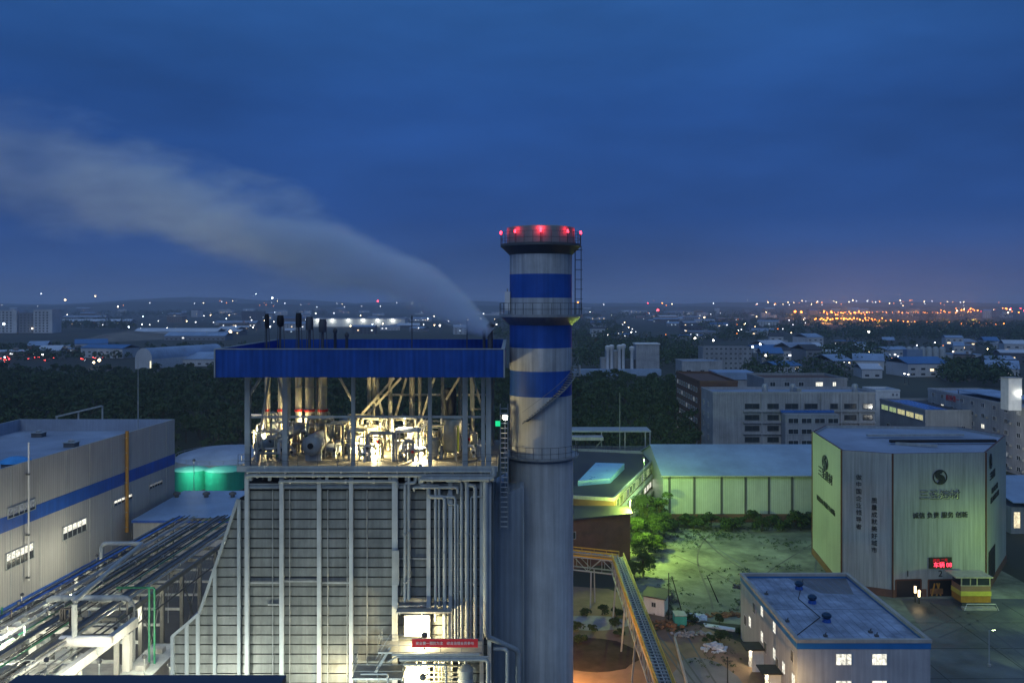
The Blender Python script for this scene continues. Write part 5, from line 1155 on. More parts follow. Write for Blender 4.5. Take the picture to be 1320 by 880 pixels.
# ---------------------------------------------------------------- conveyor / pipe bridge with yellow rails
pb = thing('pipe_bridge', 'elevated pipe bridge with yellow handrails turning a corner by the yard', 'pipe bridge', (17, 115, 0))
ZB = 8.0
path = [(1.5, 146.5), (17.4, 140.5), (16.6, 82)]
def seg(a, b, k, pillar=True):
    a = Vector((*a, ZB)); b = Vector((*b, ZB)); d = (b - a).normalized(); nn = Vector((d.y, -d.x, 0)) * .95; L = (b - a).length
    g = MB()
    for s_ in (-1, 1):
        for dz in (0, -2.2): g.beam(a + nn * s_ + Vector((0, 0, dz)), b + nn * s_ + Vector((0, 0, dz)), .16, .2, G['steel2'])
        m_ = int(L / 2.2)
        for i in range(m_):
            p = a + d * L * i / m_; q = a + d * L * (i + 1) / m_
            g.beam(p + nn * s_ - Vector((0, 0, 2.2 if i % 2 else 0)), q + nn * s_ - Vector((0, 0, 0 if i % 2 else 2.2)), .09, .09, G['steel2']); g.beam(p + nn * s_, p + nn * s_ - Vector((0, 0, 2.2)), .08, .08, G['steel2'])
            g.beam(p - nn, p + nn, .08, .08, G['steel2'])
    g.build('truss', pb)
    g = MB(); g.hull8([a - nn * .95 + Vector((0, 0, .1)), b - nn * .95 + Vector((0, 0, .1)), b + nn * .95 + Vector((0, 0, .1)), a + nn * .95 + Vector((0, 0, .1)), a - nn * .95 + Vector((0, 0, .16)), b - nn * .95 + Vector((0, 0, .16)), b + nn * .95 + Vector((0, 0, .16)), a + nn * .95 + Vector((0, 0, .16))], G['darkgrey']); g.build('walkway', pb)
    for j, (o_, r_, m_) in enumerate(((-.5, .14, G['steel']), (-.15, .09, G['white']), (.15, .12, G['darkgrey']), (.5, .16, G['steel']))): g = MB(); g.tube([a + nn * o_ + Vector((0, 0, .16 + r_)), b + nn * o_ + Vector((0, 0, .16 + r_))], r_, m_, 8); g.build('bridge_pipe', pb, smooth=True)
    g = MB()
    for i in range(int(L / .9)): p = a + d * (.5 + i * .9) + Vector((0, 0, .52)); g.beam(p - nn * .8, p + nn * .8, .22, .06, G['steel'])
    for s_ in (-.8, .8): g.beam(a + nn * s_ + Vector((0, 0, .5)), b + nn * s_ + Vector((0, 0, .5)), .06, .1, G['steel'])
    g.build('grating_frame', pb)
    for s_ in (-1, 1):
        g = MB(); m_ = int(L / 2)
        for i in range(m_ + 1): p = a + d * L * i / m_ + nn * s_; g.beam(p, p + Vector((0, 0, 1.05)), .07, .07, G['yellow'])
        for hh, w_ in ((.2, .30), (.6, .07), (1.05, .16)): g.beam(a + nn * s_ + Vector((0, 0, hh)), b + nn * s_ + Vector((0, 0, hh)), .09, w_, G['yellow'])
        g.build('handrail', pb)
    for i in range(k):
        p = a + d * L * (i + .5) / k
        for s_ in (-1, 1): g = MB(); g.beam(p + nn * s_ - Vector((0, 0, 2.2)), Vector((p.x + nn.x * s_ * 1.5, p.y + nn.y * s_ * 1.5, 0)), .22, .22, G['steel2']); g.build('support_leg', pb)
seg(path[0], path[1], 2); seg(path[1], path[2], 5)
# sheds, boxes and debris around the yard
def prop(name, label, cat, fn, loc, group=None):
    g = MB(); fn(g); return tag(g.build(name, origin=loc), label, cat, group)
D = 139; hx0, hx1 = wx(829, D), wx(853, D)
t = thing('site_hut', 'small white hut with dark patched roof at the yard edge', 'hut', ((hx0 + hx1) / 2, 140, 0))
g = MB(); g.prism([(hx0, 138.6), (hx1, 136.6), (hx1 + 1.6, 141.2), (hx0 + 1.4, 142.6)], 0, 2.7, G['white']); g.build('wall', t)
g = MB(); g.prism([(hx0 - .3, 138.4), (hx1 + .2, 136.3), (hx1 + 1.9, 141.4), (hx0 + 1.2, 142.9)], 2.7, 2.86, G['roofd']); g.build('roof', t)
wins(t, (hx0, 138.6, 0), (hx1 - hx0, -2, 0), [(1.4, 2.2)], [(1.2, 2.0)])
t = thing('tool_container', 'small turquoise container standing on the rubble by the white hut', 'container', (wx(877, 133), 134, 0))
g = MB(); x = wx(877, 133); g.box(x - .9, x + .9, 132.5, 134.6, .1, 1.6, mat('turquoise_sheet', (.06, .40, .34), .6, 0, .15, 1, corr='X', period=.25)); g.build('container_body', t); g = MB(); g.box(x - .95, x + .95, 132.4, 134.7, 1.6, 1.7, G['steel']); g.build('lid', t)
def heap(g, x, y, rx_, ry_, h_, m, n=60, s=.4):
    for i in range(n):
        a = random.uniform(0, 6.28); q = random.random() ** .6; px_, py_ = x + math.cos(a) * q * rx_, y + math.sin(a) * q * ry_; z = h_ * (1 - q) * random.uniform(.4, 1); d = Vector((random.uniform(-1, 1), random.uniform(-1, 1), random.uniform(-.4, .4))).normalized() * s * random.uniform(.5, 1.3)
        c = Vector((px_, py_, z + .08)); g.beam(c - d / 2, c + d / 2, s * .5, s * .3, m)
for (px, py, w_, d_, h_, m_, s_, lb, nm, ct) in ((862, 806, 3.0, 2.2, .5, G['wood'], .9, 'pile of reddish broken planks before the white hut', 'plank_pile', 'plank pile'), (895, 797, 1.8, 1.0, .5, G['tarp'], 1.0, 'heap of pale sheets right of the turquoise container', 'sheet_heap', 'sheets'), (921, 836, 1.7, 1.6, 1.0, G['tarp'], .8, 'white and blue bundle lying alone on the dark ground', 'bundle', 'bundle'), (866, 774, 1.2, .8, 1.2, G['darkgrey'], .6, 'dark scrap stacked behind the white hut', 'scrap_stack', 'scrap'),
        (985, 770, 2.2, 1.2, .9, G['steel2'], .9, 'dark heap of fittings in the gravel near the office block', 'fitting_heap', 'scrap heap'), (958, 757, 1.9, .8, .8, G['darkgrey'], 1.0, 'flat dark machine part lying in the gravel yard', 'machine_part', 'scrap'), (893, 818, 3.5, 1.0, .4, G['conc'], .7, 'scattered concrete rubble along the dirt road edge', 'rubble_heap', 'rubble'), (935, 793, 4, .8, .3, G['wood'], .8, 'low line of brown rubble below the gravel', 'rubble_heap', 'rubble')):
    D = gd(py); prop(nm, lb, ct, lambda g: heap(g, wx(px, D), D, w_, d_, h_, m_, 46, s_), (wx(px, D), D, 0))
g = MB(); a = P(908, 806, gd(806)); b = P(965, 815, gd(815)); 
for i in range(8):
    p = a.lerp(b, i / 8); q = a.lerp(b, (i + 1) / 8); g.hull8([(p.x, p.y - .6, .02), (q.x, q.y - .6, .02), (q.x, q.y + .7, .02), (p.x, p.y + .7, .02), (p.x, p.y - .6, .16 + .08 * (i % 3)), (q.x, q.y - .6, .16 + .08 * ((i + 1) % 3)), (q.x, q.y + .7, .2), (p.x, p.y + .7, .2)], G['tarp'])
tag(g.build('tarpaulin', origin=(a.x, a.y, 0)), 'long pale tarpaulin strip spread left of the office block', 'tarpaulin')
for i, (x0, y0, x1, y1, lb) in enumerate(((862, 802, 862, 738, 'upright thin pole behind the white hut'), (880, 792, 866, 742, 'leaning dark pole right of the white hut'), (926, 776, 911, 741, 'leaning dark pole in the middle of the gravel yard'), (938, 880, 938, 846, 'short pole beside the dirt road at the bottom'), (1166, 826, 1166, 810, 'short post on the asphalt behind the office block'))):
    D = gd(y0 if y0 < 870 else 890); g = MB(); b_ = Vector((wx(x0, D), D, 0)); g.tube([b_, Vector((wx(x1, D), D, wz(y1, D)))], [.1, .06], G['blackm'], 6); c = b_.lerp(Vector((wx(x1, D), D, wz(y1, D))), .88); g.beam(c - Vector((.7, 0, 0)), c + Vector((.7, 0, 0)), .07, .07, G['blackm']); tag(g.build('utility_pole', origin=tuple(b_)), lb, 'pole')
g = MB(); a = Vector((wx(868, 128), 127, 0)); b = Vector((wx(905, 96), 94, 0)); L = (b - a).length
g.beam(a + Vector((0, 0, .3)), b + Vector((0, 0, .3)), .25, .6, G['conc'])
tag(g.build('kerb_wall', origin=(a.x, a.y, 0)), 'low dark concrete upstand running along the dirt road', 'kerb wall')

# ---------------------------------------------------------------- middle distance buildings on the right
def flatblock(name, label, cat, x0, x1, y0, y1, T, wm, rm, rows, zs, us=None, side=None, frontlit=None, sidelit=None, wd=1.5, parap=.8, group=None, inset=.4, win=True, fm=None):
    t = thing(name, label, cat, ((x0 + x1) / 2, (y0 + y1) / 2, 0), group)
    g = MB(); g.prism([(x0, y0), (x1, y0), (x1, y1), (x0, y1)], 0, T - parap, wm, rm); g.build('wall', t)
    g = MB(); q = .3
    for (a, b, c, d) in ((x0 - .1, x1 + .1, y0 - .1, y0 + q), (x0 - .1, x1 + .1, y1 - q, y1 + .1), (x0 - .1, x0 + q, y0 + q, y1 - q), (x1 - q, x1 + .1, y0 + q, y1 - q)): g.box(a, b, c, d, T - parap, T, wm)
    g.build('parapet', t)
    if us: wins(t, (x0, y0, 0), (1, 0, 0), us, zs, lit=frontlit, d=.12, fm=fm)
    if side: wins(t, (x0, y1, 0), (0, -1, 0), side, zs, lit=sidelit, d=.12)
    return t
# four storey dormitory
Dm = 275; zz = [(wz(py + 3.3, Dm), wz(py - 3.6, Dm)) for py in (566.5, 552, 538, 523.5)] + [(1.5, 3.3)]
us = [(wx(a, Dm) - wx(919, Dm), wx(b, Dm) - wx(919, Dm)) for a, b in ((960, 979), (989, 1004), (1012, 1029), (1037, 1054), (1070, 1080), (1088, 1104), (1112, 1125))]
dm = flatblock('dormitory', 'wide white four storey block with dark strip windows', 'building', wx(919, Dm), wx(1128, Dm), Dm, 292, wz(505, Dm), G['whitem'], G['roofg'], 0, zz, us, side=[(3, 4.5), (10, 11.5)], wd=1.5, fm=G['darkgrey'])
g = MB(); g.box(wx(1005, Dm), wx(1073, Dm), Dm - 1.6, Dm, wz(531, Dm), wz(528, Dm), G['solar']); g.build('awning', dm)
g = MB(); g.box(wx(1006, Dm), wx(1074, Dm), Dm - 5, Dm - .75, 0, wz(531.5, Dm), G['greyw']); g.build('front_bay', dm)
wins(dm, (wx(1006, Dm), Dm - 5, 0), (1, 0, 0), [(.8 + i * 4.2, 4.2 + i * 4.2) for i in range(4)], [(wz(570, Dm), wz(564, Dm)), (wz(556.5, Dm), wz(549.5, Dm)), (wz(543, Dm), wz(536, Dm))], d=.12)
g = MB(); g.box(wx(1030, Dm), wx(1036, Dm), Dm + 2, Dm + 6, 0, wz(501, Dm), G['greyw']); g.build('stair_head', dm)
g = MB()
for px in (982, 1033, 1059, 1084, 1108): x = wx(px, Dm); g.box(x - .3, x + .3, Dm - .5, Dm, 0, wz(507, Dm), G['whitem'])
for py in (545, 559.5, 530.5): g.box(wx(958, Dm), wx(1128, Dm), Dm - .7, Dm - .02, wz(py, Dm), wz(py - 1.8, Dm), G['whitem'])
g.build('facade_band', dm)
for i, (px, lb) in enumerate(((986, 'left'), (1022, 'middle'), (1102, 'right'))):
    x = wx(px, 283); g = MB(); z0 = wz(505, Dm) - .8; g.lathe((x, 283, z0), [(1, 0), (1, 2.2), (.7, 2.6), (.1, 2.7)], G['steel'], 14); tag(g.build('water_tank', origin=(x, 283, z0), smooth=True), lb + ' of three round water tanks on the white dormitory roof', 'water tank', 'water tanks on the dormitory roof')
flatblock('brown_wing', 'taller brownish wing at the left end of the white dormitory', 'building', wx(903, 292), wx(952, 292), 293, 335, wz(491, 292), G['brick'], G['roofr'], 0, [(k * 3.6 + 1.3, k * 3.6 + 3) for k in range(6)], [(1.5, 3), (6, 7.5)], side=[(2 + i * 4.2, 4.4 + i * 4.2) for i in range(9)], sidelit=lambda i, j: DIMW if (i * 3 + j) % 5 == 0 else None)
t = flatblock('brown_roof_block', 'long dark brown roofed block behind the dormitory with two lit windows', 'building', wx(985, 300), wx(1092, 300), 300, 322, wz(487, 300), G['greyw'], G['roofr'], 0, [(wz(498, 300), wz(492, 300))], [(2, 4), (7, 9), (12, 14), (wx(1051, 300) - wx(985, 300), wx(1061, 300) - wx(985, 300)), (wx(1073, 300) - wx(985, 300), wx(1078, 300) - wx(985, 300))], frontlit=lambda i, j: COOL if i > 2 else None)
# mid block with lit clerestory
t = flatblock('workshop_block', 'grey block with blue solar roof and lit yellow side windows', 'building', 133.2, 151.5, 275, 309, 16, G['greyw'], G['roofd'], 0, [(5.0, 6.6), (9.3, 10.8)], [(11.5, 12.9), (15, 16)], side=None)
wins(t, (133.2, 309, 0), (0, -1, 0), [(1.5 + i * 6.4, 7.2 + i * 6.4) for i in range(5)], [(12.2, 14.2)], lit=lambda i, j: GREENW if i < 2 else lit_glass('lit_window_yellow', (1, .95, .5), .7), d=.15)
wins(t, (133.2, 309, 0), (0, -1, 0), [(6, 8.5), (15, 17), (27, 28.6)], [(5, 8)], lit=lambda i, j: COOL if i == 2 else None, d=.15)
g = MB(); g.box(135, 142, 278, 306, 15.3, 15.75, G['solar']); g.build('solar_sheet', t)
flatblock('sign_block', 'low white block with a few dark marks behind the workshop', 'building', wx(1129, 318), wx(1160, 318), 318, 330, wz(502, 318), G['white'], G['roofb'], 0, [(wz(510, 318), wz(507, 318))], [(6.0, 6.8), (7.4, 8.2)])
# long white block with air conditioners, seen at an angle
lb_ = flatblock('long_white_block', 'long white six storey block running off the right edge', 'building', 148.2, 166, 205, 304, 20.2, G['whitem'], G['roofg'], 0, [(k * 3.3 + 1.0, k * 3.3 + 2.5) for k in range(6)], None, side=[(3 + i * 6.3, 5.0 + i * 6.3) for i in range(15)], sidelit=lambda i, j: (COOL if (i * 5 + j * 3) % 17 == 0 or (j == 0 and i in (9, 10, 11)) else DIMW if (i + 2 * j) % 9 == 0 else None))
g = MB()
for i in range(15):
    for k in range(5):
        if random.random() < .6: y = 304 - (5.9 + i * 6.3); z = k * 3.3 + 1.2; g.box(147.5, 148.15, y - .9, y, z, z + .7, G['steel'])
g.build('air_conditioner_units', lb_)
polelamp(136, 226, 11, (148, 246, 9), 9000, 'pole lamp in the street beside the long white block', col=(1, .98, .88), lens=LAMPW)
text('质量第一', (148.1, 287, 18.1), (0, -1, 0), 2.2, G['red'], lb_, ext=.05)
t = thing('rooftop_sheet', 'pale blue sheet roof on top of the long white block', 'roof shelter', (156, 280, 19.4)); g = MB(); g.box(152, 164, 262, 292, 20.7, 20.95, G['roofb']); g.build('sheet', t); g = MB()
for x in (152.5, 163.5):
    for y in (262.5, 291.5): g.box(x - .1, x + .1, y - .1, y + .1, 19.4, 20.7, G['steel'])
g.build('post', t)
t = thing('rooftop_stair_house', 'white stair house standing on the long white block', 'stair house', (wx(1303, 248), 248, 19.4)); x0, x1 = wx(1295, 248), wx(1312, 248); g = MB(); g.box(x0, x1, 246, 250, 19.4, wz(487, 248), G['white']); g.build('wall', t); g = MB(); g.box(x0 - .2, x1 + .2, 245.8, 250.2, wz(487, 248), wz(487, 248) + .2, G['conc']); g.build('roof', t)
flood(P(1317, 509, 245), P(1308, 500, 247), 60, 'cold lamp beside the rooftop stair house', col=(.85, .93, 1), r_=.3, post=19.4)
t = thing('lean_shed', 'blue roofed shed with lit interior at the right edge', 'shed', (122, 190, 0))
g = MB(); g.box(108.8, 140, 186, 200, 0, 5.8, G['greyw']); g.build('wall', t); g = MB(); g.hull8([(108.4, 184.5, 7.0), (141, 184.5, 7.0), (141, 201, 9.6), (108.4, 201, 9.6), (108.4, 184.5, 7.2), (141, 184.5, 7.2), (141, 201, 9.8), (108.4, 201, 9.8)], G['roofb']); g.build('roof', t)
wins(t, (108.8, 186, 0), (1, 0, 0), [(.5, 2.0), (2.8, 4.3), (5, 6.5)], [(1.2, 4.8)], lit=lambda i, j: WARM)
# ready made far industrial pieces right of the chimney
t = thing('batching_plant', 'white plant with silo heads and a square tower beyond the wood', 'plant', (wx(812, 604), 604, 0)); D = 604
g = MB(); g.box(wx(820, D), wx(850, D), D, D + 14, 0, wz(444, D), G['whitem']); g.box(wx(819, D), wx(851, D), D - .5, D + 14.5, wz(444, D), wz(442.5, D), G['white']); g.build('square_tower', t)
g = MB(); g.box(wx(782, D), wx(800, D), D, D + 12, 0, wz(452, D), G['whitem']); g.box(wx(775, D), wx(783, D), D, D + 9, 0, wz(461, D), G['whitem']); g.build('silo_block', t)
for i, (px, pt) in enumerate(((783, 446), (788, 445), (798, 445), (803, 444), (814, 447))):
    g = MB(); x = wx(px, D); z1 = wz(pt, D); g.lathe((x, D - 2, 0), [(1.1, 0), (1.1, z1 - 3), (1.9, z1 - 2), (1.9, z1), (.6, z1 + .6)], G['white'], 12); g.build('silo', t, smooth=True)
g = MB(); g.box(wx(800, D), wx(820, D), D + 2, D + 12, 0, wz(464, D), G['fard']); g.box(wx(735, D), wx(850, D), D - 8, D - 1, 0, wz(475, D), G['roofb']); g.build('low_hall', t)
D = 560; flatblock('white_store', 'white flat store left of the grey block beyond the wood', 'building', wx(879, D), wx(931, D), D, D + 22, wz(465, D), G['whitem'], G['roofb'], 0, [(5, 7)], [(3, 6), (12, 15)])
D = 640; flatblock('grey_slab_block', 'grey slab block with faint window rows beyond the white store', 'building', wx(906, D), wx(969, D), D, D + 16, wz(447, D), G['greyw'], G['roofd'], 0, [(k * 3.6 + 1.4, k * 3.6 + 2.9) for k in range(5)], [(2 + i * 3.6, 4 + i * 3.6) for i in range(10)])
D = 430; g = MB(); t = thing('white_curved_shed', 'white low shed with rounded end beside the brown wing', 'shed', (wx(945, D), D, 0))
g.prism([(wx(925, D), D), (wx(968, D), D), (wx(974, D), D + 5), (wx(974, D), D + 18), (wx(925, D), D + 18)], 0, wz(489, D), G['whitem']); g.build('wall', t); g = MB(); g.prism([(wx(924, D), D - .5), (wx(969, D), D - .5), (wx(975, D), D + 5), (wx(975, D), D + 18.5), (wx(924, D), D + 18.5)], wz(489, D), wz(480, D), G['roofb']); g.build('roof', t)
D = 650; t = thing('cement_silo_group', 'row of pale blue cement silos far off on the right', 'silos', (wx(1190, D), D, 0))
for i in range(6): g = MB(); x = wx(1172 + i * 8.5, D); g.lathe((x, D, 0), [(2.3, 0), (2.3, wz(449, D)), (1.4, wz(447, D)), (.3, wz(446.5, D))], G['steel2'], 16); g.build('silo', t, smooth=True)
g = MB(); g.box(wx(1167, D), wx(1187, D), D - 3, D + 4, 0, wz(450, D), mat('blue_grey_sheet', (.18, .26, .38), .6, 0, .1, .1)); g.build('loading_tower', t); g = MB(); g.beam(P(1219, 457, D), P(1252, 474, D), 1.6, 1.6, G['steel2']); g.build('conveyor', t)
# dark trees and shrubs
tree(wx(836, 182), 183, 8.5, 3.9, 'leafy tree lit yellow green in front of the brick block', per=420, ls=.26, m=LEAFD)
tree(wx(822, 174), 175, 6.2, 3.0, 'low leafy tree beneath the corner floodlight', per=420, ls=.24, m=LEAFD)
tree(wx(842, 177), 178, 6.8, 3.4, 'broad dark tree at the right of the lit tree', per=420, ls=.24, m=LEAFD)
tree(wx(829, 168), 168, 4.6, 3.0, 'squat dark tree just below the corner floodlight', per=420, ls=.22, m=LEAFD)
tree(wx(856, 184), 184, 4.8, 3.2, 'spreading dark tree where the shed hedge begins', per=360, ls=.24, m=LEAFD)
tree(wx(851, 190), 190, 8.2, 3.0, 'dark tree at the left end of the panelled shed', per=360, ls=.26)
tree(wx(829, 157), 157, 4.8, 3.0, 'round bright green bush left of the gravel yard', 'bush', name='bush', per=620, ls=.2)
tree(wx(818, 155), 156, 2.8, 1.8, 'small dark bush beside the pipe bridge', 'bush', name='bush', per=300, ls=.22)
tree(wx(846, 171), 172, 3.2, 2.4, 'mid sized bush between the leafy trees and the gravel', 'bush', name='bush', per=300, ls=.22)
for i in range(15):
    px = 868 + i * 12.8 + random.uniform(-4, 4); D = 190.5 + random.uniform(-3.5, 2.5)
    tree(wx(px, D), D, random.uniform(2.0, 3.6), random.uniform(1.9, 2.7), 'dark shrub in the hedge row along the foot of the panelled shed', 'shrub', group='shrubs along the shed', name='shrub', m=LEAFD, per=120, ls=.3)
for i in range(14):
    px = random.choice([random.uniform(742, 800), random.uniform(890, 1010)]); D = random.uniform(124, 138); 
    tree(wx(px, D), D, random.uniform(.8, 1.6), random.uniform(.7, 1.3), 'small weed bush growing on the rough ground beyond the bridge', 'bush', group='weed bushes', name='weed_bush', m=LEAFD, per=60, ls=.22)

# weeds over the gravel and the rough strip, beyond counting
cl = []; 
for k in range(60):
    cx0, cy0 = random.choice(((random.uniform(22, 60), random.uniform(140, 188)), (random.uniform(24, 50), random.uniform(126, 142)), (random.uniform(10, 30), random.uniform(118, 140)), (random.uniform(36, 60), random.uniform(182, 192))))
    for j in range(random.randrange(5, 26)):
        x, y = cx0 + random.gauss(0, 2.6), cy0 + random.gauss(0, 1.6)
        if 20 < x < 62 and y < 193 and not (x > 33.5 and y < 129.5): cl.append((x, y, random.uniform(.05, .25), random.uniform(.18, .5)))
o = leaves(cl, 26, .13, LEAFD, 'weeds'); tag(o, None, None, None, 'stuff')
# slab joints, drain and stains on the asphalt apron
g = MB()
for y in (74, 84, 94, 104, 114, 124, 134): g.box(51 if y < 129 else 62.5, 140, y, y + .12, .013, .019, G['blackm'])
for x in (58, 70, 82, 94, 106): g.box(x, x + .12, 72, 143 if x > 63 else 124, .0131, .0189, G['blackm'])
struct('slab_joints', g, origin=(60, 72, .013))
g = MB()
for (a, b) in (((62, 130), (78, 141)), ((64, 128), (80, 139.5)), ((70, 112), (72, 140)), ((72, 112), (74, 140)), ((84, 96), (76, 136)), ((86, 96), (78, 136))):
    a = Vector((*a, .024)); b = Vector((*b, .024)); n_ = (b - a).cross(Vector((0, 0, 1))).normalized() * .16; g.poly([a - n_, b - n_, b + n_, a + n_], G['darkgrey'])
struct('tyre_marks', g, origin=(62, 130, .024))
# ================================================================ the wood beyond the plant (one mass)
def forest():
    tr = []
    def free(x, y):
        px = CX + x * F / y
        if 700 < px < 905 and y < 262: return False
        if px <= 700 and y < 276: return False
        if px > 905 and y > 255: return False
        if -1 * (x - wx(292, 262)) ** 2 - (y - 262) ** 2 > -18 ** 2: return False
        if px > 735 and y > 500 - (px - 735) * .25: return False
        if x < -84 and y < 222: return False
        return True
    y = 258.0
    while y < 585:
        st = 6.6 + (y - 258) * .006; x = wx(-60, y)
        while x < wx(912, y):
            X = x + random.uniform(-2.4, 2.4); Y = y + random.uniform(-2.4, 2.4)
            if free(X, Y) and (Y < 560 or random.random() < .8): tr.append((X, Y, random.choice((0, 0, 0, 2.5)) + random.uniform(6, 11.5) + 1.5 * math.sin(X * .03) + 1.2 * math.sin(Y * .02), random.choice((random.uniform(2.4, 3.6), random.uniform(3.5, 5.2), random.uniform(4.6, 6.6)))))
            x += st
        y += st * .92
    cl = []; sz = []
    for X, Y, h_, r_ in tr:
        for k in range(4):
            a = random.uniform(0, 6.28); q = r_ * random.uniform(.15, .62); rr = r_ * random.uniform(.42, .68)
            cl.append((X + math.cos(a) * q, Y + math.sin(a) * q, h_ - r_ * random.uniform(.35, 1.1), rr)); sz.append(.5 + Y * .0014)
    o = leaves(cl, 36, np.array(sz), LEAFD, 'wood'); tag(o, None, None, None, 'stuff')
    g = MB()
    for X, Y, h_, r_ in tr[::2]: g.tube([(X, Y, 0), (X, Y, h_ * .7)], [.25, .1], G['bark'], 4, cap=False)
    o = g.build('wood_trunks', origin=(0, 260, 0)); tag(o, None, None, None, 'stuff')
    sheet('wood_floor', [(wx(-80, 258), 258), (wx(880, 258), 258), (wx(905, 300), 300), (wx(905, 560), 560), (wx(-80, 580), 580)], .02, mat('wood_floor_litter', (.02, .028, .014), .95, 0, .3, .1))
forest()
def far_wood():
    cl = []; sz = []
    def band(pa, pb, y0, y1, n, h_=8, r_=9):
        for _ in range(n):
            D = gd(random.uniform(y0, y1)); px = random.uniform(pa, pb); rr = r_ * random.uniform(.6, 1.3); cl.append((wx(px, D), D, h_ * random.uniform(.35, .9), rr)); sz.append(1.2 + D * .0012)
    band(740, 900, 440, 476, 260); band(1090, 1330, 418, 441, 420, 8, 11); band(740, 1330, 398, 412, 260, 8, 18); band(60, 170, 414, 426, 120, 9, 10); band(150, 250, 400, 410, 90, 10, 16)
    band(-20, 420, 398, 408, 140, 8, 16); band(640, 800, 408, 440, 220, 7, 10); band(960, 1100, 470, 500, 60, 7, 6); band(1060, 1150, 455, 476, 110, 9, 8); band(1215, 1300, 478, 500, 130, 9, 6); band(900, 1100, 408, 440, 240, 6, 9); band(-20, 330, 448, 466, 160, 5, 5); band(1120, 1330, 440, 470, 50, 5, 5)
    o = leaves(cl, 34, np.array(sz), LEAFD, 'far_wood'); tag(o, None, None, None, 'stuff')
far_wood()

# ================================================================ the far town
wallc = [mat('town_wall_%s' % n_, c, .85, 0, .2, .03, streak=.2) for n_, c in (('pale', (.60, .62, .64)), ('grey', (.26, .28, .31)), ('dark', (.12, .13, .15)), ('tan', (.24, .20, .17)))]
roofc = [G['roofb'], G['roofg'], G['roofd'], mat('blue_sheet_roof', (.05, .17, .38), .6, 0, .2, .05), mat('whitish_roof', (.50, .55, .62), .6, 0, .15, .04)]
def gable(name, label, px, D, w_, d_, h_, wm, rm, group=None, lit=0, ang=0.0, flat=False, cat='shed'):
    x = wx(px, D); t = thing(name, label, cat, (x, D, 0), group); t['_o'] = (0, 0, 0)
    g = MB(); g.box(-w_ / 2, w_ / 2, 0, d_, 0, h_, wm)
    if lit:
        n_ = max(2, int(w_ / 7))
        for i in range(n_):
            if random.random() < lit: a = -w_ / 2 + w_ * (i + .2) / n_; g.box(a, a + w_ / n_ * .35, -.12, 0, h_ * .45, h_ * .45 + 1.4, WINL[random.randrange(3)])
    nw = max(2, int(w_ / 6))
    for k in range(max(1, int(h_ / 4))):
        for i in range(nw): a = -w_ / 2 + w_ * (i + .3) / nw; g.box(a, a + w_ / nw * .4, -.08, 0, k * 3.6 + 1.2, k * 3.6 + 2.5, G['glass'])
    g.build('wall', t)
    g = MB()
    if flat: g.box(-w_ / 2 - .2, w_ / 2 + .2, -.2, d_ + .2, h_, h_ + .5, rm); g.box(w_ * .1, w_ * .22, d_ * .3, d_ * .6, h_ + .5, h_ + 3, wm)
    else:
        rg = h_ + d_ * .14; e_ = .5
        g.hull8([(-w_ / 2 - e_, -e_, h_), (w_ / 2 + e_, -e_, h_), (w_ / 2 + e_, d_ / 2, rg), (-w_ / 2 - e_, d_ / 2, rg), (-w_ / 2 - e_, -e_, h_ + .3), (w_ / 2 + e_, -e_, h_ + .3), (w_ / 2 + e_, d_ / 2, rg + .3), (-w_ / 2 - e_, d_ / 2, rg + .3)], rm)
        g.hull8([(-w_ / 2 - e_, d_ / 2, rg), (w_ / 2 + e_, d_ / 2, rg), (w_ / 2 + e_, d_ + e_, h_), (-w_ / 2 - e_, d_ + e_, h_), (-w_ / 2 - e_, d_ / 2, rg + .3), (w_ / 2 + e_, d_ / 2, rg + .3), (w_ / 2 + e_, d_ + e_, h_ + .3), (-w_ / 2 - e_, d_ + e_, h_ + .3)], rm)
    g.build('roof', t); t.rotation_euler.z = ang; return t
WINL = [glow('far_window_warm', (1, .75, .45), 2.4), glow('far_window_white', (.95, .97, 1), 2.4), glow('far_window_cold', (.6, .8, 1), 1.0)]
# placed by hand on the left
D = 1480
for i, (pa, pb, pt, lb) in enumerate(((-4, 22, 400, 'white apartment block cut by the left edge'), (22, 44, 403, 'grey middle apartment block between two white ones'), (43, 68, 399, 'white apartment block with tall dark window bays on the far left'))):
    h_ = wz(pt, D); flatblock('apartment_block', lb, 'building', wx(pa, D), wx(pb - .6, D), D + (4 if i == 1 else 0), D + 30, h_, wallc[0] if i != 1 else wallc[1], G['roofg'], 0, [(k * 4.6 + 2, k * 4.6 + 4.6) for k in range(int(h_ / 4.7))], [(3 + j * 6.5, 6.2 + j * 6.5) for j in range(4)], frontlit=lambda a, b: None)
def near_roof(px0, px1, pyt, pyb, D, hgt, lb, nm, wm, rm, lit=.0, flat=False, ang=0):
    return gable(nm, lb, (px0 + px1) / 2, D, wx(px1, D) - wx(px0, D), 34, hgt, wm, rm, None, lit, ang, flat)
near_roof(70, 168, 403, 412, 2050, 9, 'long pale roofed factory hall right of the apartment blocks', 'factory_hall', wallc[1], roofc[4])
near_roof(80, 135, 398, 404, 2700, 9, 'far dusky factory hall above the long pale roofed one', 'factory_hall', wallc[1], roofc[1])
near_roof(172, 280, 416, 428, 1270, 9, 'broad pale factory hall behind the spoil mound', 'factory_hall', wallc[0], roofc[4], .3)
near_roof(212, 290, 424, 428, 1180, 6, 'low pale wing in front of the broad factory hall', 'factory_hall', wallc[1], roofc[0], .5)
near_roof(282, 330, 405, 415, 1800, 10, 'pinkish lit factory hall left of the floodlit warehouse', 'factory_hall', wallc[3], roofc[1], .6)
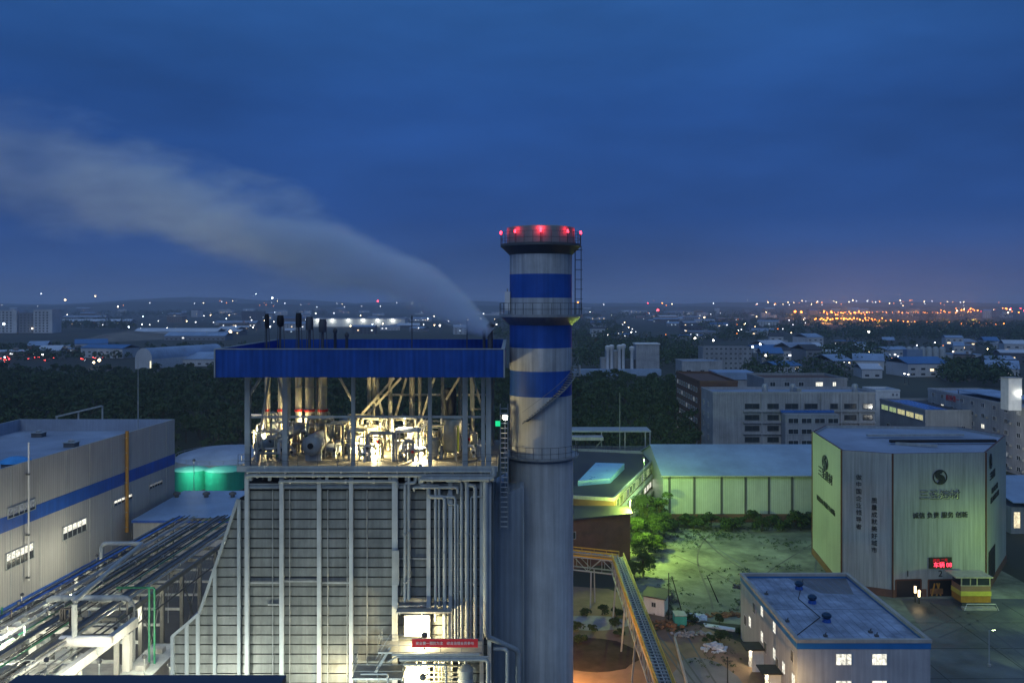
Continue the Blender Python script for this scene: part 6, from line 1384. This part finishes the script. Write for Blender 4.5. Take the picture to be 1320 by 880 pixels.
# arched roof hall
D = 660; t = thing('arched_hall', 'arched roof hall with a lit end gable on the left beyond the wood', 'hall', (wx(200, D), D, 0))
xa, xb = wx(174, D), wx(196, D); L = 52; g = MB(); k = 12; pts = []
for i in range(k + 1): a = math.pi * i / k; pts.append((xa + (xb - xa) * (.5 - .5 * math.cos(a)), 7.5 + 8.5 * math.sin(a)))
dv = Vector((30, 74, 0))
for (x0, z0), (x1, z1) in zip(pts, pts[1:]): g.poly([(x0, D, z0), (x1, D, z1), (x1 + dv.x, D + dv.y, z1), (x0 + dv.x, D + dv.y, z0)], roofc[0])
g.build('roof', t)
g = MB(); g.poly([(x, D, z) for x, z in pts][::-1] + [(xa, D, 0), (xb, D, 0)], wallc[0]); g.poly([(xb, D, 0), (xb + dv.x, D + dv.y, 0), (xb + dv.x, D + dv.y, 7.5), (xb, D, 7.5)], wallc[0]); g.build('wall', t)
g = MB(); g.box(xb - 1.6, xb - .7, D - .2, D, .5, 6.0, glow('gable_light', (1, .9, .6), 1.5)); g.build('lit_doorway', t)
near_roof(222, 282, 452, 460, 690, 5.5, 'low blue roofed shed right of the arched hall', 'shed', wallc[0], roofc[0])
# floodlit warehouse in the middle
D = 1900; x0, x1 = wx(402, D), wx(522, D)
t = thing('floodlit_warehouse', 'long white warehouse with a row of bright wall lamps behind the roof', 'warehouse', ((x0 + x1) / 2, D, 0))
g = MB(); g.box(x0, x1, D, D + 60, 0, 17, mat('warehouse_wall', (.55, .6, .62), .8, 0, .1, .02)); g.build('wall', t); g = MB(); g.box(x0 - 1, x1 + 1, D - 1, D + 61, 17, 18.5, roofc[1]); g.build('roof', t)
LW = glow('far_lamp_white', (1, .93, .80), 18); LB = glow('far_lamp_cold', (.75, .88, 1), 14); LO = glow('far_lamp_orange', (1, .25, .03), 14); LR = glow('far_lamp_red', (1, .04, .06), 14); LY = glow('far_lamp_warm', (1, .72, .38), 16)
for i, px in enumerate((409.5, 428.5, 449, 468, 487, 506)):
    x = wx(px, D); g = MB(); g.lathe((x, D - 1.2, 15.5), [(.3, -1.3), (1.4, -.6), (1.5, 0), (.9, .9), (.1, 1.2)], LW, 10); g.box(x - .2, x + .2, D - 1, D, 16.4, 16.8, G['darkgrey']); g.build('wall_lamp', t)
    light(t, (x, D - 6, 14), 4500, (1, .95, .8), 1)
# scattered low buildings
cnt = 0; taken = []
zones = [(0, 640, 396, 407, 84, 0), (0, 330, 408, 424, 14, 0), (290, 640, 406, 432, 26, 1), (0, 165, 449, 462, 14, 2), (640, 1320, 396.5, 410, 100, 0), (745, 1010, 410, 436, 20, 1), (985, 1320, 442, 470, 60, 1), (985, 1130, 471, 488, 18, 3), (1160, 1320, 471, 496, 26, 3), (745, 1010, 430, 442, 10, 1)]
for (pa, pb, ya, yb, n_, typ) in zones:
    for i in range(n_):
        py = random.uniform(ya, yb); px = random.uniform(pa, pb); D = gd(py); w_ = random.uniform(14, 48) * (1 if D < 2000 else 1.7) * (.65 if typ == 3 or (typ == 1 and pa > 980) else 1); h_ = random.choice((4.5, 6, 7, 9, 12)) if typ != 0 else random.choice((7, 9, 12, 18, 26))
        if any(abs(px - a) < (w_ / 2 + c) * 1100 / D * .9 and abs(D - b) < 45 for a, b, c in taken): continue
        if 165 < px < 285 and 424 < py < 470: continue
        if 770 < px < 975 and 440 < py < 490: continue
        if 1160 < px < 1225 and 442 < py < 475: continue
        taken.append((px, D, w_ / 2)); fl = random.random() < (.55 if typ == 0 else .25)
        kind_ = 'flat roofed low block' if fl else 'gabled low shed'
        rm = random.choice(roofc + [roofc[0], roofc[4]]); wm = random.choice(wallc + [wallc[0]] * 2)
        where = {0: 'in the hazy far town near the skyline', 1: 'in the industrial quarter of the middle distance', 2: 'beside the traffic lights road on the far left', 3: 'among the roofs behind the dormitory'}[typ]
        side_ = 'on the left' if px < 640 else ('in the centre right' if px < 1000 else 'on the right')
        gable('town_block' if fl else 'town_shed', f'{kind_} {where} {side_}', px, D, w_, random.uniform(14, 34), h_, wm, rm, f'{kind_}s {where} {side_}', .25 if typ != 3 else .12, random.uniform(-.5, .5), fl, 'building' if fl else 'shed')
# lamps of the far town: single small meshes
DIST = MB()
def farlamp(px, py, D, m_, r_, label, group, zz=None):
    x = wx(px, D); z = wz(py, D); tiny = 'skyline' in (group or '') or 'orange cluster' in (group or '') or (D > 2600 and 'lamps' in (group or '') and 'small' in label)
    g = DIST if tiny else MB(); g.tube([(x, D, 0), (x, D, z - r_)], [.25, .12], G['darkgrey'], 4, cap=False); g.lathe((x, D, z), [(r_ * .2, -r_), (r_, -r_ * .3), (r_, r_ * .3), (r_ * .2, r_)], m_, 7)
    if tiny: return
    return tag(g.build('street_lamp', origin=(x, D, 0)), label, 'street lamp', group)
spec = [(5, 417.5, 1400, LB, 3.0, 'big cold lamp before the leftmost apartment block'), (84, 386.5, 4200, LY, 6, 'hazy warm lamp on the hill skyline at the far left'), (53, 378.5, 4600, LB, 3.5, 'small cold lamp high on the left hill'), (123, 381.5, 4600, LY, 5, 'pale lamp on the second left hill'), (152, 395, 3400, LY, 4, 'warm lamp below the second left hill'), (351, 384, 4000, LB, 6.5, 'bright white mast lamp above the town left of the plume'),
        (330, 378.8, 4300, LB, 2.6, 'tiny cold mast lamp beside the bright one'), (487, 388, 3600, LR, 5.5, 'red lamp on the skyline under the plume'), (297, 427.5, 1250, LY, 3.2, 'brilliant warm lamp in the yard left of the blue roof'), (567, 419.5, 1500, LW, 2.2, 'white lamp between warehouse and steam vent'), (560, 419, 1520, LY, 1.4, 'dim lamp beside the white one by the steam vent'), (848, 399.5, 2900, LR, 6, 'large red lamp right of the chimney below the skyline'), (835, 390.5, 3800, LR, 4, 'smaller red lamp on the skyline right of the chimney'),
        (896, 436, 1050, LW, 2.0, 'brilliant white lamp beyond the grey slab block'), (919.5, 438.5, 980, LW, 1.5, 'white lamp right of the brilliant one'), (970, 447, 820, LB, 1.5, 'cold lamp above the white curved shed'), (980, 443.5, 860, LB, 1.6, 'cold lamp in the yard of the roofs beyond the slab block'), (987.5, 458, 700, LW, 1.3, 'white lamp just left of the scattered roofs'), (1120, 427.5, 1180, LW, 2.0, 'single white lamp on the dark field under the orange lights'), (1205, 441.5, 900, LW, .8, 'small lamp on the dark field at the right'),
        (1166, 481.5, 540, LW, .6, 'lamp in the street left of the long white block'), (1171, 482.5, 530, LW, .6, 'second lamp in the street left of the long white block'), (1043, 459, 720, LW, 1.0, 'lamp among the roofs right of the dormitory'), (128, 464, 690, LY, 1.8, 'orange glowing lamp on the traffic road'), (121, 467, 660, LY, 1.3, 'second orange lamp on the traffic road'), (127, 452.5, 800, LR, 1.5, 'red traffic signal above the road'), (134, 452.5, 800, LR, 1.3, 'right hand red traffic signal above the road'), (745, 389.5, 3900, LO, 5, 'orange lamp on the skyline just right of the chimney'), (1025, 401.5, 3000, LO, 6, 'left lamp of the bright orange pair'), (1033, 402, 3000, LO, 5.5, 'right lamp of the bright orange pair'), (988, 402.5, 3300, LY, 3.5, 'lone warm lamp left of the orange pair'), (908, 409, 2500, LY, 3, 'warm lamp among faint orange ones right of the chimney')]
for px, py, D, m_, r_, lb in spec: farlamp(px, py, D, m_, r_ * .62, lb, None)
LOd = glow('far_lamp_orange_dim', (1, .25, .03), 4); LWd = glow('far_lamp_white_dim', (.9, .92, 1), 5)
for i in range(44): farlamp(1050 + i * 4.2 + random.uniform(-1.6, 1.6), 402.6 + random.uniform(-.7, .5) + (i > 26) * .3, 3900, random.choice((LO, LO, LOd)), random.uniform(1.4, 2.2), 'orange street lamp in the upper dotted row on the right skyline', 'upper row of orange lamps')
for i in range(34): farlamp(1050 + i * 2.6 + random.uniform(-2.6, 2.6), 412.2 + random.uniform(-2.4, 1.2), 2250, LO, random.uniform(1.0, 1.9), 'orange lamp in the dense glowing cluster of the interchange', 'orange interchange lamps')
for i in range(17): farlamp(1070 + (i - 2) * 3.4 + random.uniform(-2, 2), 403 + random.uniform(-2.5, 3), 3200, LO, random.uniform(1.6, 3.0), 'orange lamp in the brightest cluster above the interchange', 'brightest orange cluster')
for i in range(24): farlamp(1118 + i * 7.6 + random.uniform(-1.5, 1.5), 412.5 + i * .22 + random.uniform(-.6, .6), 2050, LO, random.uniform(1.1, 1.7), 'orange street lamp along the lower highway on the right', 'lower row of orange lamps')
for i in range(30): farlamp(1215 + random.uniform(-5, 110), random.uniform(397, 403), 4000, random.choice((LO, LO, LY, LR)), random.uniform(1.6, 3.2), 'orange light in the far right skyline cluster', 'far right skyline cluster')
for i in range(60):
    px = random.triangular(735, 1330, 1150); farlamp(px, random.uniform(386.5, 394), random.uniform(4200, 5000), random.choice((LY, LWd, LO, LOd, LWd, LY)), random.uniform(1.3, 2.6), 'tiny light on the skyline of the right hand town', 'tiny right skyline lights')
for i in range(30): farlamp(random.uniform(0, 640), random.uniform(387.5, 396), random.uniform(3800, 4800), random.choice((LY, LWd, LWd, LOd)), random.uniform(1.0, 2.2), 'tiny light on the skyline of the left hand town', 'tiny left skyline lights')
for i in range(76):
    px = random.uniform(290, 640) if i % 2 else random.uniform(0, 400); py = random.uniform(399, 424); D = (H - 8) * F / (py - HY); farlamp(px, py, D, random.choice((LW, LB, LWd, LY, LWd)), random.uniform(.5, .9) * D / 1500 + .2, 'small lamp among the factory halls on the left', 'left factory lamps')
for i in range(100):
    px = random.uniform(745, 1040) if i % 3 else random.uniform(1000, 1320); py = random.uniform(398, 432) if px < 1040 else random.uniform(442, 470); D = (H - 8) * F / (py - HY); farlamp(px, py, D, random.choice((LW, LWd, LWd, LY, LOd, LWd)), random.uniform(.3, .7) * D / 1500 + .2, 'small lamp among the low houses on the right', 'right town lamps')
tag(DIST.build('distant_lights', origin=(0, 3000, 0)), None, None, None, 'stuff')
# real light under the orange rows
for (px, D, E) in ((1062, 2250, 5), (1095, 2200, 5), (1130, 2060, 3), (1170, 2060, 3), (1215, 2060, 3), (1255, 2060, 3), (1085, 3000, 5), (1028, 3000, 4), (1240, 3900, 5)):
    x = wx(px, D); l_ = bpy.data.lights.new('highway_light', 'POINT'); l_.energy = E * 110000; l_.color = (1, .38, .08); l_.shadow_soft_size = 3
    o = bpy.data.objects.new('highway_light', l_); C.objects.link(o); o.location = (x, D, 11)
# cars on the far left road
bodyc = [mat('car_paint_%s' % n_, c, .3, .2, .05) for n_, c in (('white', (.6, .6, .6)), ('dark', (.03, .03, .04)), ('silver', (.3, .32, .34)), ('red', (.3, .02, .02)))]
TAIL = glow('tail_lamp', (1, .05, .03), 20); HEAD = glow('head_lamp', (1, .9, .7), 30)
def car(bm_):
    t = thing('parked_car', 'x', 'car', (0, 0, 0)); t['_o'] = (0, 0, 0)
    g = MB(); prof = [(-2.2, .35), (2.2, .35), (2.25, .8), (1.2, .95), (.6, 1.42), (-1.3, 1.45), (-2.1, .98), (-2.25, .6)]
    a = [(x, -.88, z) for x, z in prof]; b = [(x, .88, z) for x, z in prof]; g.poly(a, bm_); g.poly(b[::-1], bm_)
    for i in range(8): g.poly([a[i], b[i], b[(i + 1) % 8], a[(i + 1) % 8]], bm_)
    g.build('body', t)
    for x in (-1.4, 1.4):
        for y in (-.8, .8): g = MB(); g.lathe((x, y - .1, .33), [(.33, 0), (.33, .2)], G['blackm'], 10, axis=(0, 1, 0)); g.build('wheel', t)
    g = MB(); g.box(-1.2, .55, -.9, .9, .98, 1.36, G['glass']); g.build('window', t)
    for y in (-.6, .6):
        g = MB(); g.box(2.2, 2.3, y - .22, y + .22, .55, .8, HEAD); g.build('headlight', t); g = MB(); g.box(-2.33, -2.2, y - .25, y + .25, .6, .85, TAIL); g.build('tail_light', t)
    return t
protos = [car(c) for c in bodyc]; used_ = [0] * 4
cn = ['white', 'dark', 'silver', 'red']
for i in range(44):
    k = random.randrange(4); px = random.uniform(-8, 165); D = 858 - (px) * .02 + random.choice((-4.5, -1.5, 1.5, 4.5)); 
    if i > 30: D = random.uniform(730, 800); px = random.choice((random.uniform(0, 12), random.uniform(36, 72), random.uniform(106, 135)))
    lb = f'{cn[k]} car in the traffic on the far left road' if i <= 30 else f'{cn[k]} car parked by the far left road lamps'
    gp = f'{cn[k]} cars in far left traffic' if i <= 30 else f'{cn[k]} cars parked on the far left'
    loc = (wx(px, D), D, .06)
    if not used_[k]: o = protos[k]; used_[k] = 1; o.location = loc; o['label'] = lb; o['group'] = gp
    else: o = dup(protos[k], loc, lb, gp)
    o.rotation_euler.z = random.choice((.08, .08 + math.pi)) if i <= 30 else random.choice((1.3, 4.5, 1.8))
for k in range(4):
    if not used_[k]: bpy.data.objects.remove(protos[k])
for i in range(9):
    px = random.choice((random.uniform(0, 12), random.uniform(38, 70), random.uniform(106, 134))); farlamp(px, random.uniform(456, 467), 760, random.choice((LR, LY, LW, LB)), .55, 'coloured lamp on the crowded lot by the far left road', 'lot lamps on the far left')

# ================================================================ steam plume
pc = [(632, 429, 8), (612, 413, 20), (590, 397, 27), (562, 379, 34), (530, 363, 40), (490, 347, 46), (440, 329, 51), (395, 313, 57), (345, 299, 58), (290, 283, 56), (220, 256, 58), (150, 236, 66), (75, 222, 78), (0, 212, 90), (-80, 200, 92), (-150, 190, 100)]
PD = 80.0
pm_ = [(wx(a, PD), wz(b, PD), c * PD / F) for a, b, c in pc]
X0, X1 = pm_[0][0] + .3, pm_[-1][0]; Z0, Z1 = 46.0, 68.0; RM = 8.0
m = bpy.data.materials.new('steam'); t = ntree(m); n = t.nodes; l = t.links
o_ = n.new('ShaderNodeOutputMaterial'); pv = n.new('ShaderNodeVolumePrincipled'); l.new(pv.outputs[0], o_.inputs['Volume'])
pv.inputs['Color'].default_value = (.86, .93, 1, 1); pv.inputs['Anisotropy'].default_value = .1
tcx = n.new('ShaderNodeTexCoord'); sp = n.new('ShaderNodeSeparateXYZ'); l.new(tcx.outputs['Object'], sp.inputs[0])
def MR(src, a, b, c, d, clamp=True, sm=False):
    q = n.new('ShaderNodeMapRange'); q.clamp = clamp; q.inputs[1].default_value = a; q.inputs[2].default_value = b; q.inputs[3].default_value = c; q.inputs[4].default_value = d
    if sm: q.interpolation_type = 'SMOOTHSTEP'
    l.new(src, q.inputs[0]); return q.outputs[0]
def MA(op, a, b=None):
    q = n.new('ShaderNodeMath'); q.operation = op
    for i, v_ in enumerate((a, b)):
        if v_ is None: continue
        if isinstance(v_, (int, float)): q.inputs[i].default_value = v_
        else: l.new(v_, q.inputs[i])
    return q.outputs[0]
tt = MR(sp.outputs['X'], X0, X1, 0, 1)
def curve(vals):
    c = n.new('ShaderNodeFloatCurve'); cm = c.mapping.curves[0]
    pts = [((x - X0) / (X1 - X0), v_) for (x, *_), v_ in zip(pm_, vals)]; pts[0] = (0, pts[0][1])
    cm.points[0].location = pts[0]; cm.points[1].location = (1, pts[-1][1])
    for p_ in pts[1:-1]: cm.points.new(*p_)
    c.mapping.update(); l.new(tt, c.inputs['Value']); return c.outputs[0]
zcurve = MR(curve([(z - Z0) / (Z1 - Z0) for _, z, _ in pm_]), 0, 1, Z0, Z1); rcurve = MA('MULTIPLY', curve([r_ / RM for *_, r_ in pm_]), RM)
# slow billows bend the centre line and the edge
mpn = n.new('ShaderNodeMapping'); mpn.inputs['Rotation'].default_value = (0, R(-28), 0); mpn.inputs['Scale'].default_value = (.10, .26, .26); l.new(tcx.outputs['Object'], mpn.inputs[0])
nz1 = n.new('ShaderNodeTexNoise'); nz1.inputs['Scale'].default_value = 1; nz1.inputs['Detail'].default_value = 5; nz1.inputs['Roughness'].default_value = .55; l.new(mpn.outputs[0], nz1.inputs['Vector'])
wob = MA('MULTIPLY', MA('SUBTRACT', nz1.outputs[0], .5), 2.3)
dz = MA('DIVIDE', MA('SUBTRACT', sp.outputs['Z'], zcurve), MA('MULTIPLY', rcurve, 1.05)); dy = MA('DIVIDE', MA('SUBTRACT', sp.outputs['Y'], PD), rcurve)
dist = MA('SQRT', MA('ADD', MA('MULTIPLY', dz, dz), MA('MULTIPLY', dy, dy)))
dist = MA('ADD', dist, MA('MULTIPLY', wob, MR(tt, 0, .25, .3, 1)))
fall = MR(dist, .12, 1.05, 1, 0, True, True)
nz2 = n.new('ShaderNodeTexNoise'); nz2.inputs['Scale'].default_value = 2.2; nz2.inputs['Detail'].default_value = 3; l.new(mpn.outputs[0], nz2.inputs['Vector'])
den = MA('MULTIPLY', MA('MULTIPLY', fall, MR(nz2.outputs[0], .3, .7, .35, 1.5)), MA('DIVIDE', MR(tt, 0, .75, 5.6, .42), rcurve))
l.new(den, pv.inputs['Density'])
g = MB(); g.tube([(x, PD, z) for x, z, r_ in pm_], [r_ * 1.35 for *_, r_ in pm_], m, 16)
pl_ = g.build('steam_plume', origin=(0, 0, 0), fixn=True); tag(pl_, 'long pale steam plume drifting up left from the roof vent', 'steam'); pl_['kind'] = 'stuff'
del pl_['category']
# ================================================================ air
hm = bpy.data.materials.new('haze_air'); t = ntree(hm); o_ = t.nodes.new('ShaderNodeOutputMaterial'); pv = t.nodes.new('ShaderNodeVolumePrincipled')
pv.inputs['Color'].default_value = (.72, .82, 1, 1); pv.inputs['Density'].default_value = .00013; pv.inputs['Anisotropy'].default_value = 0
t.links.new(pv.outputs[0], o_.inputs['Volume'])
g = MB(); g.box(-15050, 15050, -850, 16050, -2, 190, hm); hz = g.build('haze', origin=(0, 0, 0)); hz['kind'] = 'stuff'
for o in bpy.data.objects:
    if '_o' in o: del o['_o']
